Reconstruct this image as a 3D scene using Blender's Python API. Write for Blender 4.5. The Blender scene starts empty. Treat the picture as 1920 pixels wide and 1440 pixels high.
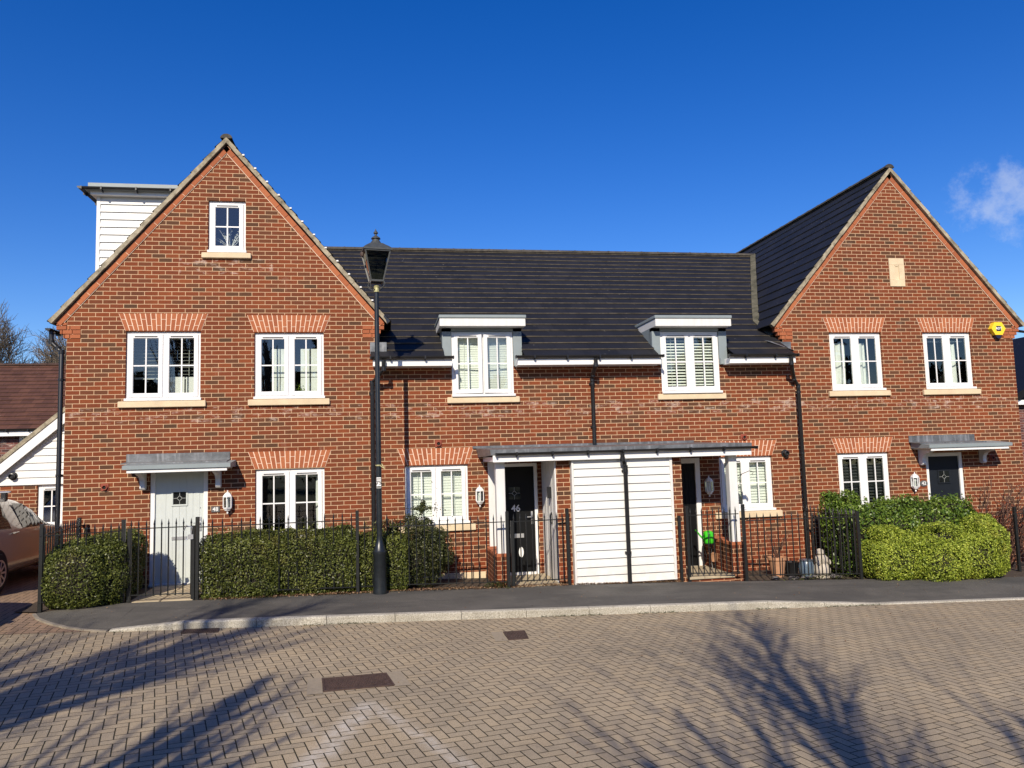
import bpy, bmesh, math, random
import numpy as np
from mathutils import Vector, Matrix
from mathutils.geometry import tessellate_polygon
random.seed(7); np.random.seed(7)
scene = bpy.context.scene
COL = scene.collection
R = math.radians
def g(x): return -.028*(x-5.15)          # the pavement falls gently to the right
# ------------------------------------------------------------------ materials
class NT:
    def __init__(s, name):
        s.m = bpy.data.materials.new(name); s.m.use_nodes = True
        s.t = s.m.node_tree; s.b = s.t.nodes['Principled BSDF']
        s.out = s.t.nodes['Material Output']
    def n(s, typ, **kw):
        x = s.t.nodes.new(typ)
        for k, v in kw.items():
            if k.startswith('i_'):
                key = k[2:]; x.inputs[int(key) if key.isdigit() else key].default_value = v
            else: setattr(x, k, v)
        return x
    def l(s, a, b): s.t.links.new(a, b)
    def math(s, op, a, b=None, c=None, clamp=False):
        x = s.t.nodes.new('ShaderNodeMath'); x.operation = op; x.use_clamp = clamp
        for i, v in enumerate((a, b, c)):
            if v is None: continue
            if isinstance(v, (int, float)): x.inputs[i].default_value = v
            else: s.l(v, x.inputs[i])
        return x.outputs[0]
    def mix(s, f, a, b, blend='MIX'):
        x = s.t.nodes.new('ShaderNodeMix'); x.data_type = 'RGBA'; x.blend_type = blend
        for sock, v in ((x.inputs[0], f), (x.inputs[6], a), (x.inputs[7], b)):
            if isinstance(v, (int, float)): sock.default_value = v
            elif isinstance(v, tuple): sock.default_value = (*v[:3], 1)
            else: s.l(v, sock)
        return x.outputs[2]
    def ramp(s, f, stops, interp='LINEAR'):
        x = s.t.nodes.new('ShaderNodeValToRGB'); x.color_ramp.interpolation = interp
        e = x.color_ramp.elements
        while len(e) < len(stops): e.new(.5)
        for el, (p, c) in zip(e, stops): el.position = p; el.color = (*c, 1) if len(c) == 3 else c
        s.l(f, x.inputs[0]); return x.outputs[0]
    def noise(s, vec, scale, detail=3, rough=.5, out=0):
        x = s.t.nodes.new('ShaderNodeTexNoise'); x.inputs['Scale'].default_value = scale
        x.inputs['Detail'].default_value = detail; x.inputs['Roughness'].default_value = rough
        if vec is not None: s.l(vec, x.inputs['Vector'])
        return x.outputs[out]
    def pos(s): return s.t.nodes.new('ShaderNodeNewGeometry').outputs['Position']
    def bump(s, h, strength=.3, dist=.01):
        x = s.t.nodes.new('ShaderNodeBump'); x.inputs['Strength'].default_value = strength
        x.inputs['Distance'].default_value = dist; s.l(h, x.inputs['Height']); s.l(x.outputs[0], s.b.inputs['Normal'])
    def scalev(s, v, sx, sy, sz):
        x = s.t.nodes.new('ShaderNodeMapping'); x.inputs['Scale'].default_value = (sx, sy, sz); s.l(v, x.inputs[0]); return x.outputs[0]

def plain(name, col, rough=.5, metal=0, var=.12, scale=6, bump=0, spec=None, stretch=(1, 1, 1)):
    t = NT(name); p = t.scalev(t.pos(), *stretch)
    f = t.noise(p, scale, 4, .6)
    a = tuple(c*(1-var) for c in col); b = tuple(min(1, c*(1+var)) for c in col)
    t.l(t.ramp(f, [(.3, a), (.7, b)]), t.b.inputs['Base Color'])
    t.b.inputs['Roughness'].default_value = rough; t.b.inputs['Metallic'].default_value = metal
    if spec is not None: t.b.inputs['Specular IOR Level'].default_value = spec
    if bump: t.bump(t.noise(p, scale*8, 4, .6), bump, .005)
    return t.m

def brick_mat(name, ox=0., cols=None, mortar=(.58, .39, .235), dark=.17):
    t = NT(name)
    geo = t.n('ShaderNodeNewGeometry')
    sp = t.n('ShaderNodeSeparateXYZ'); t.l(geo.outputs['Position'], sp.inputs[0])
    sn = t.n('ShaderNodeSeparateXYZ'); t.l(geo.outputs['True Normal'], sn.inputs[0])
    side = t.math('GREATER_THAN', t.math('ABSOLUTE', sn.outputs[0]), .6)
    u = t.math('ADD', t.math('MULTIPLY', sp.outputs[0], t.math('SUBTRACT', 1, side)), t.math('MULTIPLY', sp.outputs[1], side))
    u = t.math('ADD', u, -ox+50*.225)
    v = t.math('ADD', sp.outputs[2], 60*.075-4.33+.0)
    wob = t.noise(geo.outputs['Position'], 9, 2)
    v2 = t.math('ADD', v, t.math('MULTIPLY', t.math('SUBTRACT', wob, .5), .006))
    cmb = t.n('ShaderNodeCombineXYZ'); t.l(u, cmb.inputs[0]); t.l(v2, cmb.inputs[1])
    br = t.n('ShaderNodeTexBrick', offset=.5, offset_frequency=2, squash=1)
    t.l(cmb.outputs[0], br.inputs['Vector'])
    for k, val in (('Scale', 1), ('Mortar Size', .0056), ('Mortar Smooth', .25), ('Bias', 0), ('Brick Width', .225), ('Row Height', .075)): br.inputs[k].default_value = val
    br.inputs['Color1'].default_value = (0, 0, 0, 1); br.inputs['Color2'].default_value = (1, 1, 1, 1); br.inputs['Mortar'].default_value = (.5, .5, .5, 1)
    cols = cols or [(.0, (.078, .040, .022)), (dark*.4, (.102, .045, .023)), (dark, (.132, .044, .020)), (dark+.16, (.150, .043, .018)), (.62, (.166, .043, .017)), (.85, (.186, .047, .017)), (1, (.206, .058, .021))]
    c = t.ramp(br.outputs['Color'], cols)
    # scorched patches and streaks in the face of each brick
    n1 = t.noise(t.scalev(cmb.outputs[0], 9, 26, 1), 1, 3, .6)
    c = t.mix(t.math('MULTIPLY', t.ramp(n1, [(.54, (0, 0, 0)), (.70, (1, 1, 1))]), .38), c, (.085, .042, .028))
    n2 = t.noise(geo.outputs['Position'], 45, 3, .7)
    c = t.mix(.5, c, t.mix(1, c, t.ramp(n2, [(.3, (.72, .72, .72)), (.72, (1.25, 1.22, 1.2))]), 'MULTIPLY'))
    n3 = t.noise(geo.outputs['Position'], .7, 3, .6)
    mcol = t.mix(t.noise(geo.outputs['Position'], 1.3, 3), tuple(x*.84 for x in mortar), tuple(min(1, x*1.12) for x in mortar))
    c = t.mix(1, c, t.ramp(n3, [(.3, (.86, .86, .88)), (.7, (1.14, 1.1, 1.05))]), 'MULTIPLY')
    c = t.mix(br.outputs['Fac'], c, mcol)
    # faint pale bloom of salts
    n4 = t.noise(geo.outputs['Position'], 2.3, 5, .72)
    c = t.mix(t.math('MULTIPLY', t.ramp(n4, [(.62, (0, 0, 0)), (.78, (1, 1, 1))]), .20), c, (.52, .42, .34))
    zz = sp.outputs[2]
    under = t.math('MAXIMUM', t.math('COMPARE', zz, 2.98, .13), t.math('MULTIPLY', t.math('COMPARE', zz, 5.62, .14), t.math('COMPARE', sp.outputs[0], 2.6, .8)))      # salts washed down under the sills
    n5 = t.noise(t.scalev(geo.outputs['Position'], 2.2, 2.2, 5), 2.2, 5, .75)
    c = t.mix(t.math('MULTIPLY', t.math('MULTIPLY', under, t.ramp(n5, [(.53, (0, 0, 0)), (.66, (1, 1, 1))])), .5), c, (.62, .50, .42))
    low = t.ramp(t.math('ADD', zz, t.math('MULTIPLY', t.noise(geo.outputs['Position'], 3, 4), .5)), [(.30, (1, 1, 1)), (1.0, (0, 0, 0))])
    c = t.mix(t.math('MULTIPLY', low, .6), c, t.mix(1, c, (.92, .66, .60), 'MULTIPLY'))   # damp redder courses near the ground
    run = t.noise(t.scalev(geo.outputs['Position'], 7, 7, .55), 1, 4, .7)
    c = t.mix(t.math('MULTIPLY', t.ramp(run, [(.55, (0, 0, 0)), (.72, (1, 1, 1))]), .30), c, t.mix(1, c, (.62, .60, .58), 'MULTIPLY'))
    t.l(c, t.b.inputs['Base Color']); t.b.inputs['Roughness'].default_value = .88
    t.b.inputs['Specular IOR Level'].default_value = .25
    h = t.math('ADD', t.math('MULTIPLY', t.math('SUBTRACT', 1, br.outputs['Fac']), 1), t.math('MULTIPLY', n2, .3))
    t.bump(h, .7, .006)
    return t.m

def rubbed_brick(name):     # brick of the arches: colour varies per brick island
    t = NT(name); geo = t.n('ShaderNodeNewGeometry')
    c = t.ramp(geo.outputs['Random Per Island'], [(0, (.29, .086, .034)), (.5, (.34, .104, .041)), (1, (.385, .126, .050))])
    n = t.noise(geo.outputs['Position'], 60, 3, .7)
    c = t.mix(1, c, t.ramp(n, [(.3, (.88, .86, .85)), (.7, (1.1, 1.1, 1.1))]), 'MULTIPLY')
    t.l(c, t.b.inputs['Base Color']); t.b.inputs['Roughness'].default_value = .9; t.bump(n, .3, .004)
    return t.m

def slate_mat(name, base=(.010, .0105, .0125), edge=False, tint=(.016, .016, .0185)):
    t = NT(name); uv = t.n('ShaderNodeUVMap')
    br = t.n('ShaderNodeTexBrick', offset=.5, offset_frequency=2, squash=1)
    t.l(uv.outputs[0], br.inputs['Vector'])
    for k, val in (('Scale', 1), ('Mortar Size', .0028), ('Mortar Smooth', .3), ('Bias', 0), ('Brick Width', .33), ('Row Height', .32)): br.inputs[k].default_value = val
    br.inputs['Color1'].default_value = (*base, 1); br.inputs['Color2'].default_value = (*tint, 1); br.inputs['Mortar'].default_value = (.004, .004, .005, 1)
    p = t.pos(); n = t.noise(p, 3, 5, .65)
    c = t.mix(1, br.outputs['Color'], t.ramp(n, [(.3, (.82, .82, .84)), (.7, (1.18, 1.16, 1.12))]), 'MULTIPLY')
    # lichen spots
    l = t.noise(p, 16, 3, .6)
    l2 = t.math('MULTIPLY', t.ramp(l, [(.70, (0, 0, 0)), (.735, (1, 1, 1))]), t.ramp(t.noise(p, .8, 2), [(.45, (0, 0, 0)), (.6, (1, 1, 1))]))
    c = t.mix(t.math('MULTIPLY', l2, .8), c, (.42, .41, .37))
    t.l(c, t.b.inputs['Base Color']); t.b.inputs['Roughness'].default_value = .62
    t.b.inputs['Specular IOR Level'].default_value = .3
    t.bump(t.math('ADD', t.math('MULTIPLY', br.outputs['Fac'], -1), t.math('MULTIPLY', t.noise(p, 30, 4), .4)), .5, .006)
    return t.m

def edge_mat(name, a=(.05, .042, .032), b=(.20, .17, .125)):
    t = NT(name); n = t.noise(t.pos(), 5, 5, .75)
    t.l(t.ramp(n, [(.3, a), (.62, b)]), t.b.inputs['Base Color']); t.b.inputs['Roughness'].default_value = .9
    return t.m

def board_mat(name, col=(.66, .66, .635)):
    t = NT(name); p = t.scalev(t.pos(), 1.5, 1.5, 9); n = t.noise(p, 4, 5, .65)
    c = t.ramp(n, [(.25, tuple(x*.93 for x in col)), (.7, col)])
    sp = t.n('ShaderNodeSeparateXYZ'); t.l(t.pos(), sp.inputs[0])
    d = t.noise(t.pos(), 3.5, 4, .7)
    splash = t.math('MULTIPLY', t.ramp(sp.outputs[2], [(0, (1, 1, 1)), (.35, (0, 0, 0))]), t.ramp(d, [(.42, (0, 0, 0)), (.7, (1, 1, 1))]))
    c = t.mix(t.math('MULTIPLY', splash, .45), c, (.50, .42, .32))
    t.l(c, t.b.inputs['Base Color'])
    t.b.inputs['Roughness'].default_value = .5; t.bump(t.noise(p, 20, 3), .15, .003); return t.m

def lead_mat(name, col=(.145, .155, .165)):
    t = NT(name); p = t.pos(); n = t.noise(p, 5, 5, .65)
    c = t.ramp(n, [(.25, tuple(x*.55 for x in col)), (.5, col), (.78, tuple(min(1, x*1.7) for x in col))])
    n2 = t.noise(t.scalev(p, 14, 14, 1), 1, 3)
    c = t.mix(t.math('MULTIPLY', t.ramp(n2, [(.55, (0, 0, 0)), (.7, (1, 1, 1))]), .4), c, (.42, .43, .45))
    t.l(c, t.b.inputs['Base Color']); t.b.inputs['Roughness'].default_value = .45; t.b.inputs['Metallic'].default_value = .35
    t.bump(t.noise(p, 12, 3), .35, .01); return t.m

def leaf_mat(name, a, b, c3, rough=.4, spec=.5):
    t = NT(name); geo = t.n('ShaderNodeNewGeometry')
    n = t.noise(geo.outputs['Position'], 2.2, 3, .6)
    f = t.math('ADD', t.math('MULTIPLY', geo.outputs['Random Per Island'], .65), t.math('MULTIPLY', n, .38))
    cc = t.ramp(f, [(.1, a), (.5, b), (.88, c3)])
    br = t.ramp(t.noise(geo.outputs['Position'], 1.9, 4, .7), [(.56, (0, 0, 0)), (.68, (1, 1, 1))])
    cc = t.mix(t.math('MULTIPLY', br, .38), cc, (c3[0]*.75, c3[1]*.5, c3[2]*.6))
    t.l(cc, t.b.inputs['Base Color'])
    t.b.inputs['Roughness'].default_value = rough; t.b.inputs['Specular IOR Level'].default_value = spec
    tr = t.n('ShaderNodeBsdfTranslucent'); t.l(t.ramp(f, [(.1, b), (.8, c3)]), tr.inputs[0])
    mx = t.n('ShaderNodeMixShader'); mx.inputs[0].default_value = .15
    t.l(t.b.outputs[0], mx.inputs[1]); t.l(tr.outputs[0], mx.inputs[2]); t.l(mx.outputs[0], t.out.inputs[0])
    return t.m

def glass_mat(name, refl=.055, tint=(.90, .95, .925)):
    t = NT(name)
    tr = t.n('ShaderNodeBsdfTransparent'); tr.inputs[0].default_value = (*tint, 1)
    gl = t.n('ShaderNodeBsdfGlossy'); gl.inputs[0].default_value = (.95, .97, 1, 1); gl.inputs['Roughness'].default_value = .015
    nb = t.n('ShaderNodeBump', i_Strength=.06, i_Distance=.02); t.l(t.noise(t.pos(), 1.2, 2), nb.inputs['Height']); t.l(nb.outputs[0], gl.inputs['Normal'])
    fr = t.n('ShaderNodeFresnel', i_IOR=1.5)
    f = t.math('ADD', fr.outputs[0], refl, clamp=True)
    mx = t.n('ShaderNodeMixShader'); t.l(f, mx.inputs[0]); t.l(tr.outputs[0], mx.inputs[1]); t.l(gl.outputs[0], mx.inputs[2])
    t.l(mx.outputs[0], t.out.inputs[0]); return t.m

def herringbone(name, w=.098, ang=15., base=(.345, .286, .202), marks=True):
    t = NT(name); P = t.pos()
    mp = t.n('ShaderNodeMapping'); mp.inputs['Rotation'].default_value = (0, 0, R(-ang)); mp.inputs['Scale'].default_value = (1/w, 1/w, 1/w)
    t.l(P, mp.inputs[0])
    wn = t.noise(P, 1.1, 2, out=1)
    wv = t.n('ShaderNodeVectorMath', operation='MULTIPLY_ADD'); t.l(wn, wv.inputs[0]); wv.inputs[1].default_value = (.25, .25, 0); t.l(mp.outputs[0], wv.inputs[2])
    s = t.n('ShaderNodeSeparateXYZ'); t.l(wv.outputs[0], s.inputs[0])
    x, y = s.outputs[0], s.outputs[1]
    i = t.math('FLOOR', x); j = t.math('FLOOR', y); fx = t.math('SUBTRACT', x, i); fy = t.math('SUBTRACT', y, j)
    c = t.math('FLOORED_MODULO', t.math('SUBTRACT', i, j), 4)
    is_ = [t.math('COMPARE', c, k, .2) for k in range(4)]
    def dd(v, k): return t.math('ADD', v, t.math('MULTIPLY', is_[k], 9))
    d = t.math('MINIMUM', t.math('MINIMUM', dd(fx, 1), dd(t.math('SUBTRACT', 1, fx), 0)), t.math('MINIMUM', dd(fy, 2), dd(t.math('SUBTRACT', 1, fy), 3)))
    idx = t.math('SUBTRACT', i, is_[1]); idy = t.math('SUBTRACT', j, is_[2])
    cb = t.n('ShaderNodeCombineXYZ'); t.l(idx, cb.inputs[0]); t.l(idy, cb.inputs[1])
    wn2 = t.n('ShaderNodeTexWhiteNoise'); wn2.noise_dimensions = '2D'; t.l(cb.outputs[0], wn2.inputs['Vector'])
    cc = t.ramp(wn2.outputs[0], [(0, tuple(q*.91 for q in base)), (.5, base), (.8, (base[0]*1.05, base[1]*1.02, base[2]*.97)), (1, (base[0]*1.1, base[1]*1.09, base[2]*1.06))])
    fine = t.noise(P, 150, 3, .8)
    cc = t.mix(1, cc, t.ramp(fine, [(.32, (.62, .62, .62)), (.5, (1, 1, 1)), (.7, (1.45, 1.42, 1.38))]), 'MULTIPLY')
    big = t.noise(P, .5, 4, .6)
    cc = t.mix(1, cc, t.ramp(big, [(.3, (.84, .84, .85)), (.7, (1.12, 1.1, 1.06))]), 'MULTIPLY')
    if marks:      # worn white paint lines on the blocks
        sp = t.n('ShaderNodeSeparateXYZ'); t.l(P, sp.inputs[0]); px, py = sp.outputs[0], sp.outputs[1]
        tot = None
        for (ax, ay, bx, by, hw, st) in ((5.14, -6.75, 4.70, -8.25, .085, .95), (5.2, -6.80, 5.95, -8.45, .055, .7), (4.25, -6.62, 4.75, -7.4, .05, .35)):
            L2 = (bx-ax)**2+(by-ay)**2
            tt = t.math('DIVIDE', t.math('ADD', t.math('MULTIPLY', t.math('SUBTRACT', px, ax), bx-ax), t.math('MULTIPLY', t.math('SUBTRACT', py, ay), by-ay)), L2, clamp=True)
            dx = t.math('SUBTRACT', px, t.math('ADD', ax, t.math('MULTIPLY', tt, bx-ax)))
            dy = t.math('SUBTRACT', py, t.math('ADD', ay, t.math('MULTIPLY', tt, by-ay)))
            dist = t.math('SQRT', t.math('ADD', t.math('MULTIPLY', dx, dx), t.math('MULTIPLY', dy, dy)))
            f = t.math('MULTIPLY', t.ramp(t.math('DIVIDE', dist, hw*2), [(.30, (1, 1, 1)), (1, (0, 0, 0))]), st)
            tot = f if tot is None else t.math('MAXIMUM', tot, f)
        wear = t.ramp(t.noise(P, 7, 5, .7), [(.36, (.12, .12, .12)), (.62, (1, 1, 1))])
        cc = t.mix(t.math('MULTIPLY', t.math('MULTIPLY', tot, wear), .38), cc, (.74, .72, .67))
    oil = t.math('MULTIPLY', t.ramp(t.noise(P, 1.7, 5, .75), [(.60, (0, 0, 0)), (.74, (1, 1, 1))]), .30)
    cc = t.mix(oil, cc, (.085, .075, .06))
    cc = t.mix(t.math('MULTIPLY', t.ramp(t.noise(P, 28, 3, .7), [(.66, (0, 0, 0)), (.72, (1, 1, 1))]), .35), cc, (.62, .55, .44))
    joint = t.ramp(t.math('ADD', d, t.math('MULTIPLY', t.math('SUBTRACT', t.noise(P, 60, 2), .5), .02)), [(.028, (1, 1, 1)), (.062, (0, 0, 0))])
    moss = t.mix(t.noise(P, 2, 3), (.030, .024, .014), (.050, .044, .020))
    cc = t.mix(joint, cc, moss)
    t.l(cc, t.b.inputs['Base Color']); t.b.inputs['Roughness'].default_value = .92; t.b.inputs['Specular IOR Level'].default_value = .2
    h = t.math('ADD', t.math('MULTIPLY', joint, -1), t.math('MULTIPLY', fine, .22))
    t.bump(h, .8, .008); return t.m

M = {}
M['brickL'] = brick_mat('brick_left', 0)
M['brickM'] = brick_mat('brick_middle', .05, dark=.22)
M['brickR'] = brick_mat('brick_right', 13.40, dark=.20)
M['brickFar'] = brick_mat('brick_far', 0, cols=[(0, (.06, .03, .03)), (.5, (.13, .05, .045)), (1, (.2, .08, .06))], mortar=(.30, .24, .22))
M['arch'] = rubbed_brick('rubbed_orange_brick')
M['mortar'] = plain('pale_mortar', (.74, .54, .40), .9, scale=20)
M['slate'] = slate_mat('dark_slate')
M['slate_edge'] = edge_mat('weathered_tile_edge')
M['ridge'] = edge_mat('ridge_tile', (.018, .017, .016), (.075, .066, .052))
M['redtile'] = slate_mat('brown_clay_tile', (.075, .034, .022), tint=(.11, .05, .032))
M['redtile_edge'] = edge_mat('brown_tile_edge', (.03, .015, .01), (.06, .03, .02))
M['verge'] = edge_mat('verge_mortar', (.10, .085, .055), (.40, .35, .25))
M['white'] = plain('white_upvc', (.76, .76, .75), .32, var=.025)
M['board'] = board_mat('white_weatherboard')
M['whitewood'] = plain('white_painted_wood', (.66, .66, .64), .5, var=.08, scale=12, stretch=(1, 1, .2))
M['stone'] = plain('cream_stone', (.62, .50, .33), .85, var=.10, scale=5, bump=.2)
M['lead'] = lead_mat('lead_sheet')
M['greypaint'] = plain('grey_lead_cladding', (.22, .26, .27), .5, var=.07, scale=3)
M['black'] = plain('black_plastic', (.012, .012, .013), .35, var=.2)
M['iron'] = plain('black_painted_iron', (.010, .011, .011), .4, var=.25, scale=15)
M['lampblack'] = plain('lamp_paint', (.012, .015, .018), .33, var=.3, scale=10)
M['lampgrey'] = plain('lamp_weathered_paint', (.05, .055, .055), .5, var=.3, scale=10)
M['brass'] = plain('verdigris_brass', (.42, .40, .20), .55, metal=.3, var=.4, scale=40)
M['glass'] = glass_mat('window_glass')
M['lampglass'] = glass_mat('smoky_lantern_glass', .05, (.30, .31, .31))
M['blind'] = plain('white_slat', (.78, .80, .76), .6, var=.03)
M['blindB'] = plain('charcoal_slat', (.04, .042, .045), .5, var=.1)
M['curtain'] = plain('white_curtain', (.72, .74, .72), .9, var=.05)
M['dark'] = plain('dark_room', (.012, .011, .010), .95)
M['door48'] = plain('duck_egg_door', (.52, .56, .54), .42, var=.03)
M['door46'] = plain('black_door', (.004, .0045, .005), .5, var=.1, spec=.2)
M['door42'] = plain('navy_black_door', (.010, .013, .018), .5, var=.1, spec=.25)
M['steel'] = plain('brushed_steel', (.62, .63, .64), .3, metal=.7)
M['leadcame'] = plain('lead_came', (.26, .27, .26), .5)
M['terra'] = plain('terracotta_vent', (.24, .055, .030), .8, var=.2)
M['yellow'] = plain('yellow_plastic', (.86, .60, .03), .4, var=.03)
M['navy'] = plain('navy_plastic', (.01, .014, .05), .4)
M['plate'] = plain('grey_plate', (.10, .10, .10), .4)
M['asphalt'] = None
def asphalt():
    t = NT('asphalt'); P = t.pos(); n = t.noise(P, 180, 3, .8); b = t.noise(P, 1.3, 4, .65)
    c = t.ramp(n, [(.3, (.062, .058, .050)), (.55, (.108, .102, .090)), (.75, (.22, .21, .19))])
    c = t.mix(1, c, t.ramp(b, [(.3, (.8, .8, .8)), (.7, (1.22, 1.2, 1.18))]), 'MULTIPLY')
    s = t.math('MULTIPLY', t.ramp(t.noise(P, 3, 6, .8), [(.62, (0, 0, 0)), (.72, (1, 1, 1))]), .45)
    c = t.mix(t.ramp(t.noise(t.scalev(P, .6, 2, 1), 1.2, 2), [(.52, (0, 0, 0)), (.54, (.35, .35, .35))]), c, (.06, .058, .054))
    c = t.mix(s, c, (.22, .21, .19)); t.l(c, t.b.inputs['Base Color']); t.b.inputs['Roughness'].default_value = .9; t.b.inputs['Specular IOR Level'].default_value = .25
    t.bump(n, .6, .006); return t.m
M['asphalt'] = asphalt()
def kerbm():
    t = NT('granite_kerb'); P = t.pos(); n = t.noise(P, 70, 4, .8)
    c = t.ramp(n, [(.32, (.16, .145, .115)), (.5, (.42, .39, .32)), (.66, (.66, .63, .54))])
    b = t.noise(P, 2, 4, .6); c = t.mix(1, c, t.ramp(b, [(.3, (.72, .71, .68)), (.65, (1, 1, 1))]), 'MULTIPLY')
    t.l(c, t.b.inputs['Base Color']); t.b.inputs['Roughness'].default_value = .9; t.bump(n, .7, .008); return t.m
M['kerb'] = kerbm(); M['edging'] = plain('edging_stone', (.24, .21, .165), .9, var=.2, scale=8)
M['pavers'] = herringbone('block_paving')
M['drive'] = herringbone('driveway_blocks', .1, 4, (.27, .19, .135), False)
M['soil'] = plain('garden_soil', (.055, .038, .024), .95, var=.4, scale=14, bump=.8)
M['grass'] = plain('rough_grass', (.05, .07, .025), .95, var=.3, scale=3)
M['slab'] = plain('sandstone_slab', (.40, .33, .22), .9, var=.18, scale=4, bump=.2)
M['surround'] = plain('concrete_surround', (.29, .24, .168), .9, var=.12, scale=30)
M['rust'] = plain('rusty_cast_iron', (.060, .036, .028), .65, var=.35, scale=18, bump=.3)
M['bark'] = plain('bark', (.11, .088, .062), .95, var=.3, scale=10, bump=.3)
M['twig'] = plain('lit_twig', (.17, .135, .095), .9, var=.2)
M['redtwig'] = plain('rose_stem', (.085, .040, .026), .8, var=.3, scale=20)
M['hedge'] = leaf_mat('privet_leaf', (.020, .028, .006), (.078, .098, .018), (.215, .235, .055), .42, .35)
M['shrub'] = leaf_mat('shrub_leaf', (.018, .024, .008), (.050, .062, .018), (.13, .135, .05), .4, .35)
M['laurel'] = leaf_mat('laurel_leaf', (.022, .050, .008), (.085, .150, .018), (.22, .30, .045), .4, .4)
M['lime'] = leaf_mat('lime_leaf', (.06, .09, .012), (.23, .30, .03), (.48, .53, .08), .5, .3)
M['litter'] = leaf_mat('dead_leaf', (.07, .035, .018), (.19, .11, .06), (.38, .27, .17), .85, .1)
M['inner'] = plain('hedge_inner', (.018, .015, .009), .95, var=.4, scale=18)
M['green'] = plain('green_plastic', (.05, .52, .02), .35, var=.03)
M['carwhite'] = None
def carm(name, col):
    t = NT(name); t.b.inputs['Base Color'].default_value = (*col, 1); t.b.inputs['Roughness'].default_value = .22; t.b.inputs['Metallic'].default_value = .4
    t.b.inputs['Coat Weight'].default_value = 1; t.b.inputs['Coat Roughness'].default_value = .04
    n = t.noise(t.pos(), 300, 2); t.bump(n, .02, .001); return t.m
M['carwhite'] = carm('silver_car_paint', (.44, .40, .34)); M['carbrown'] = carm('pewter_car_paint', (.20, .18, .155))
M['tyre'] = plain('tyre', (.012, .012, .012), .85)
M['carglass'] = plain('car_glass', (.006, .007, .008), .04, spec=.9)
M['red'] = plain('tail_lamp_red', (.35, .008, .010), .15)
M['sign'] = plain('sticker_white', (.75, .75, .73), .5, var=.02)
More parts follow.
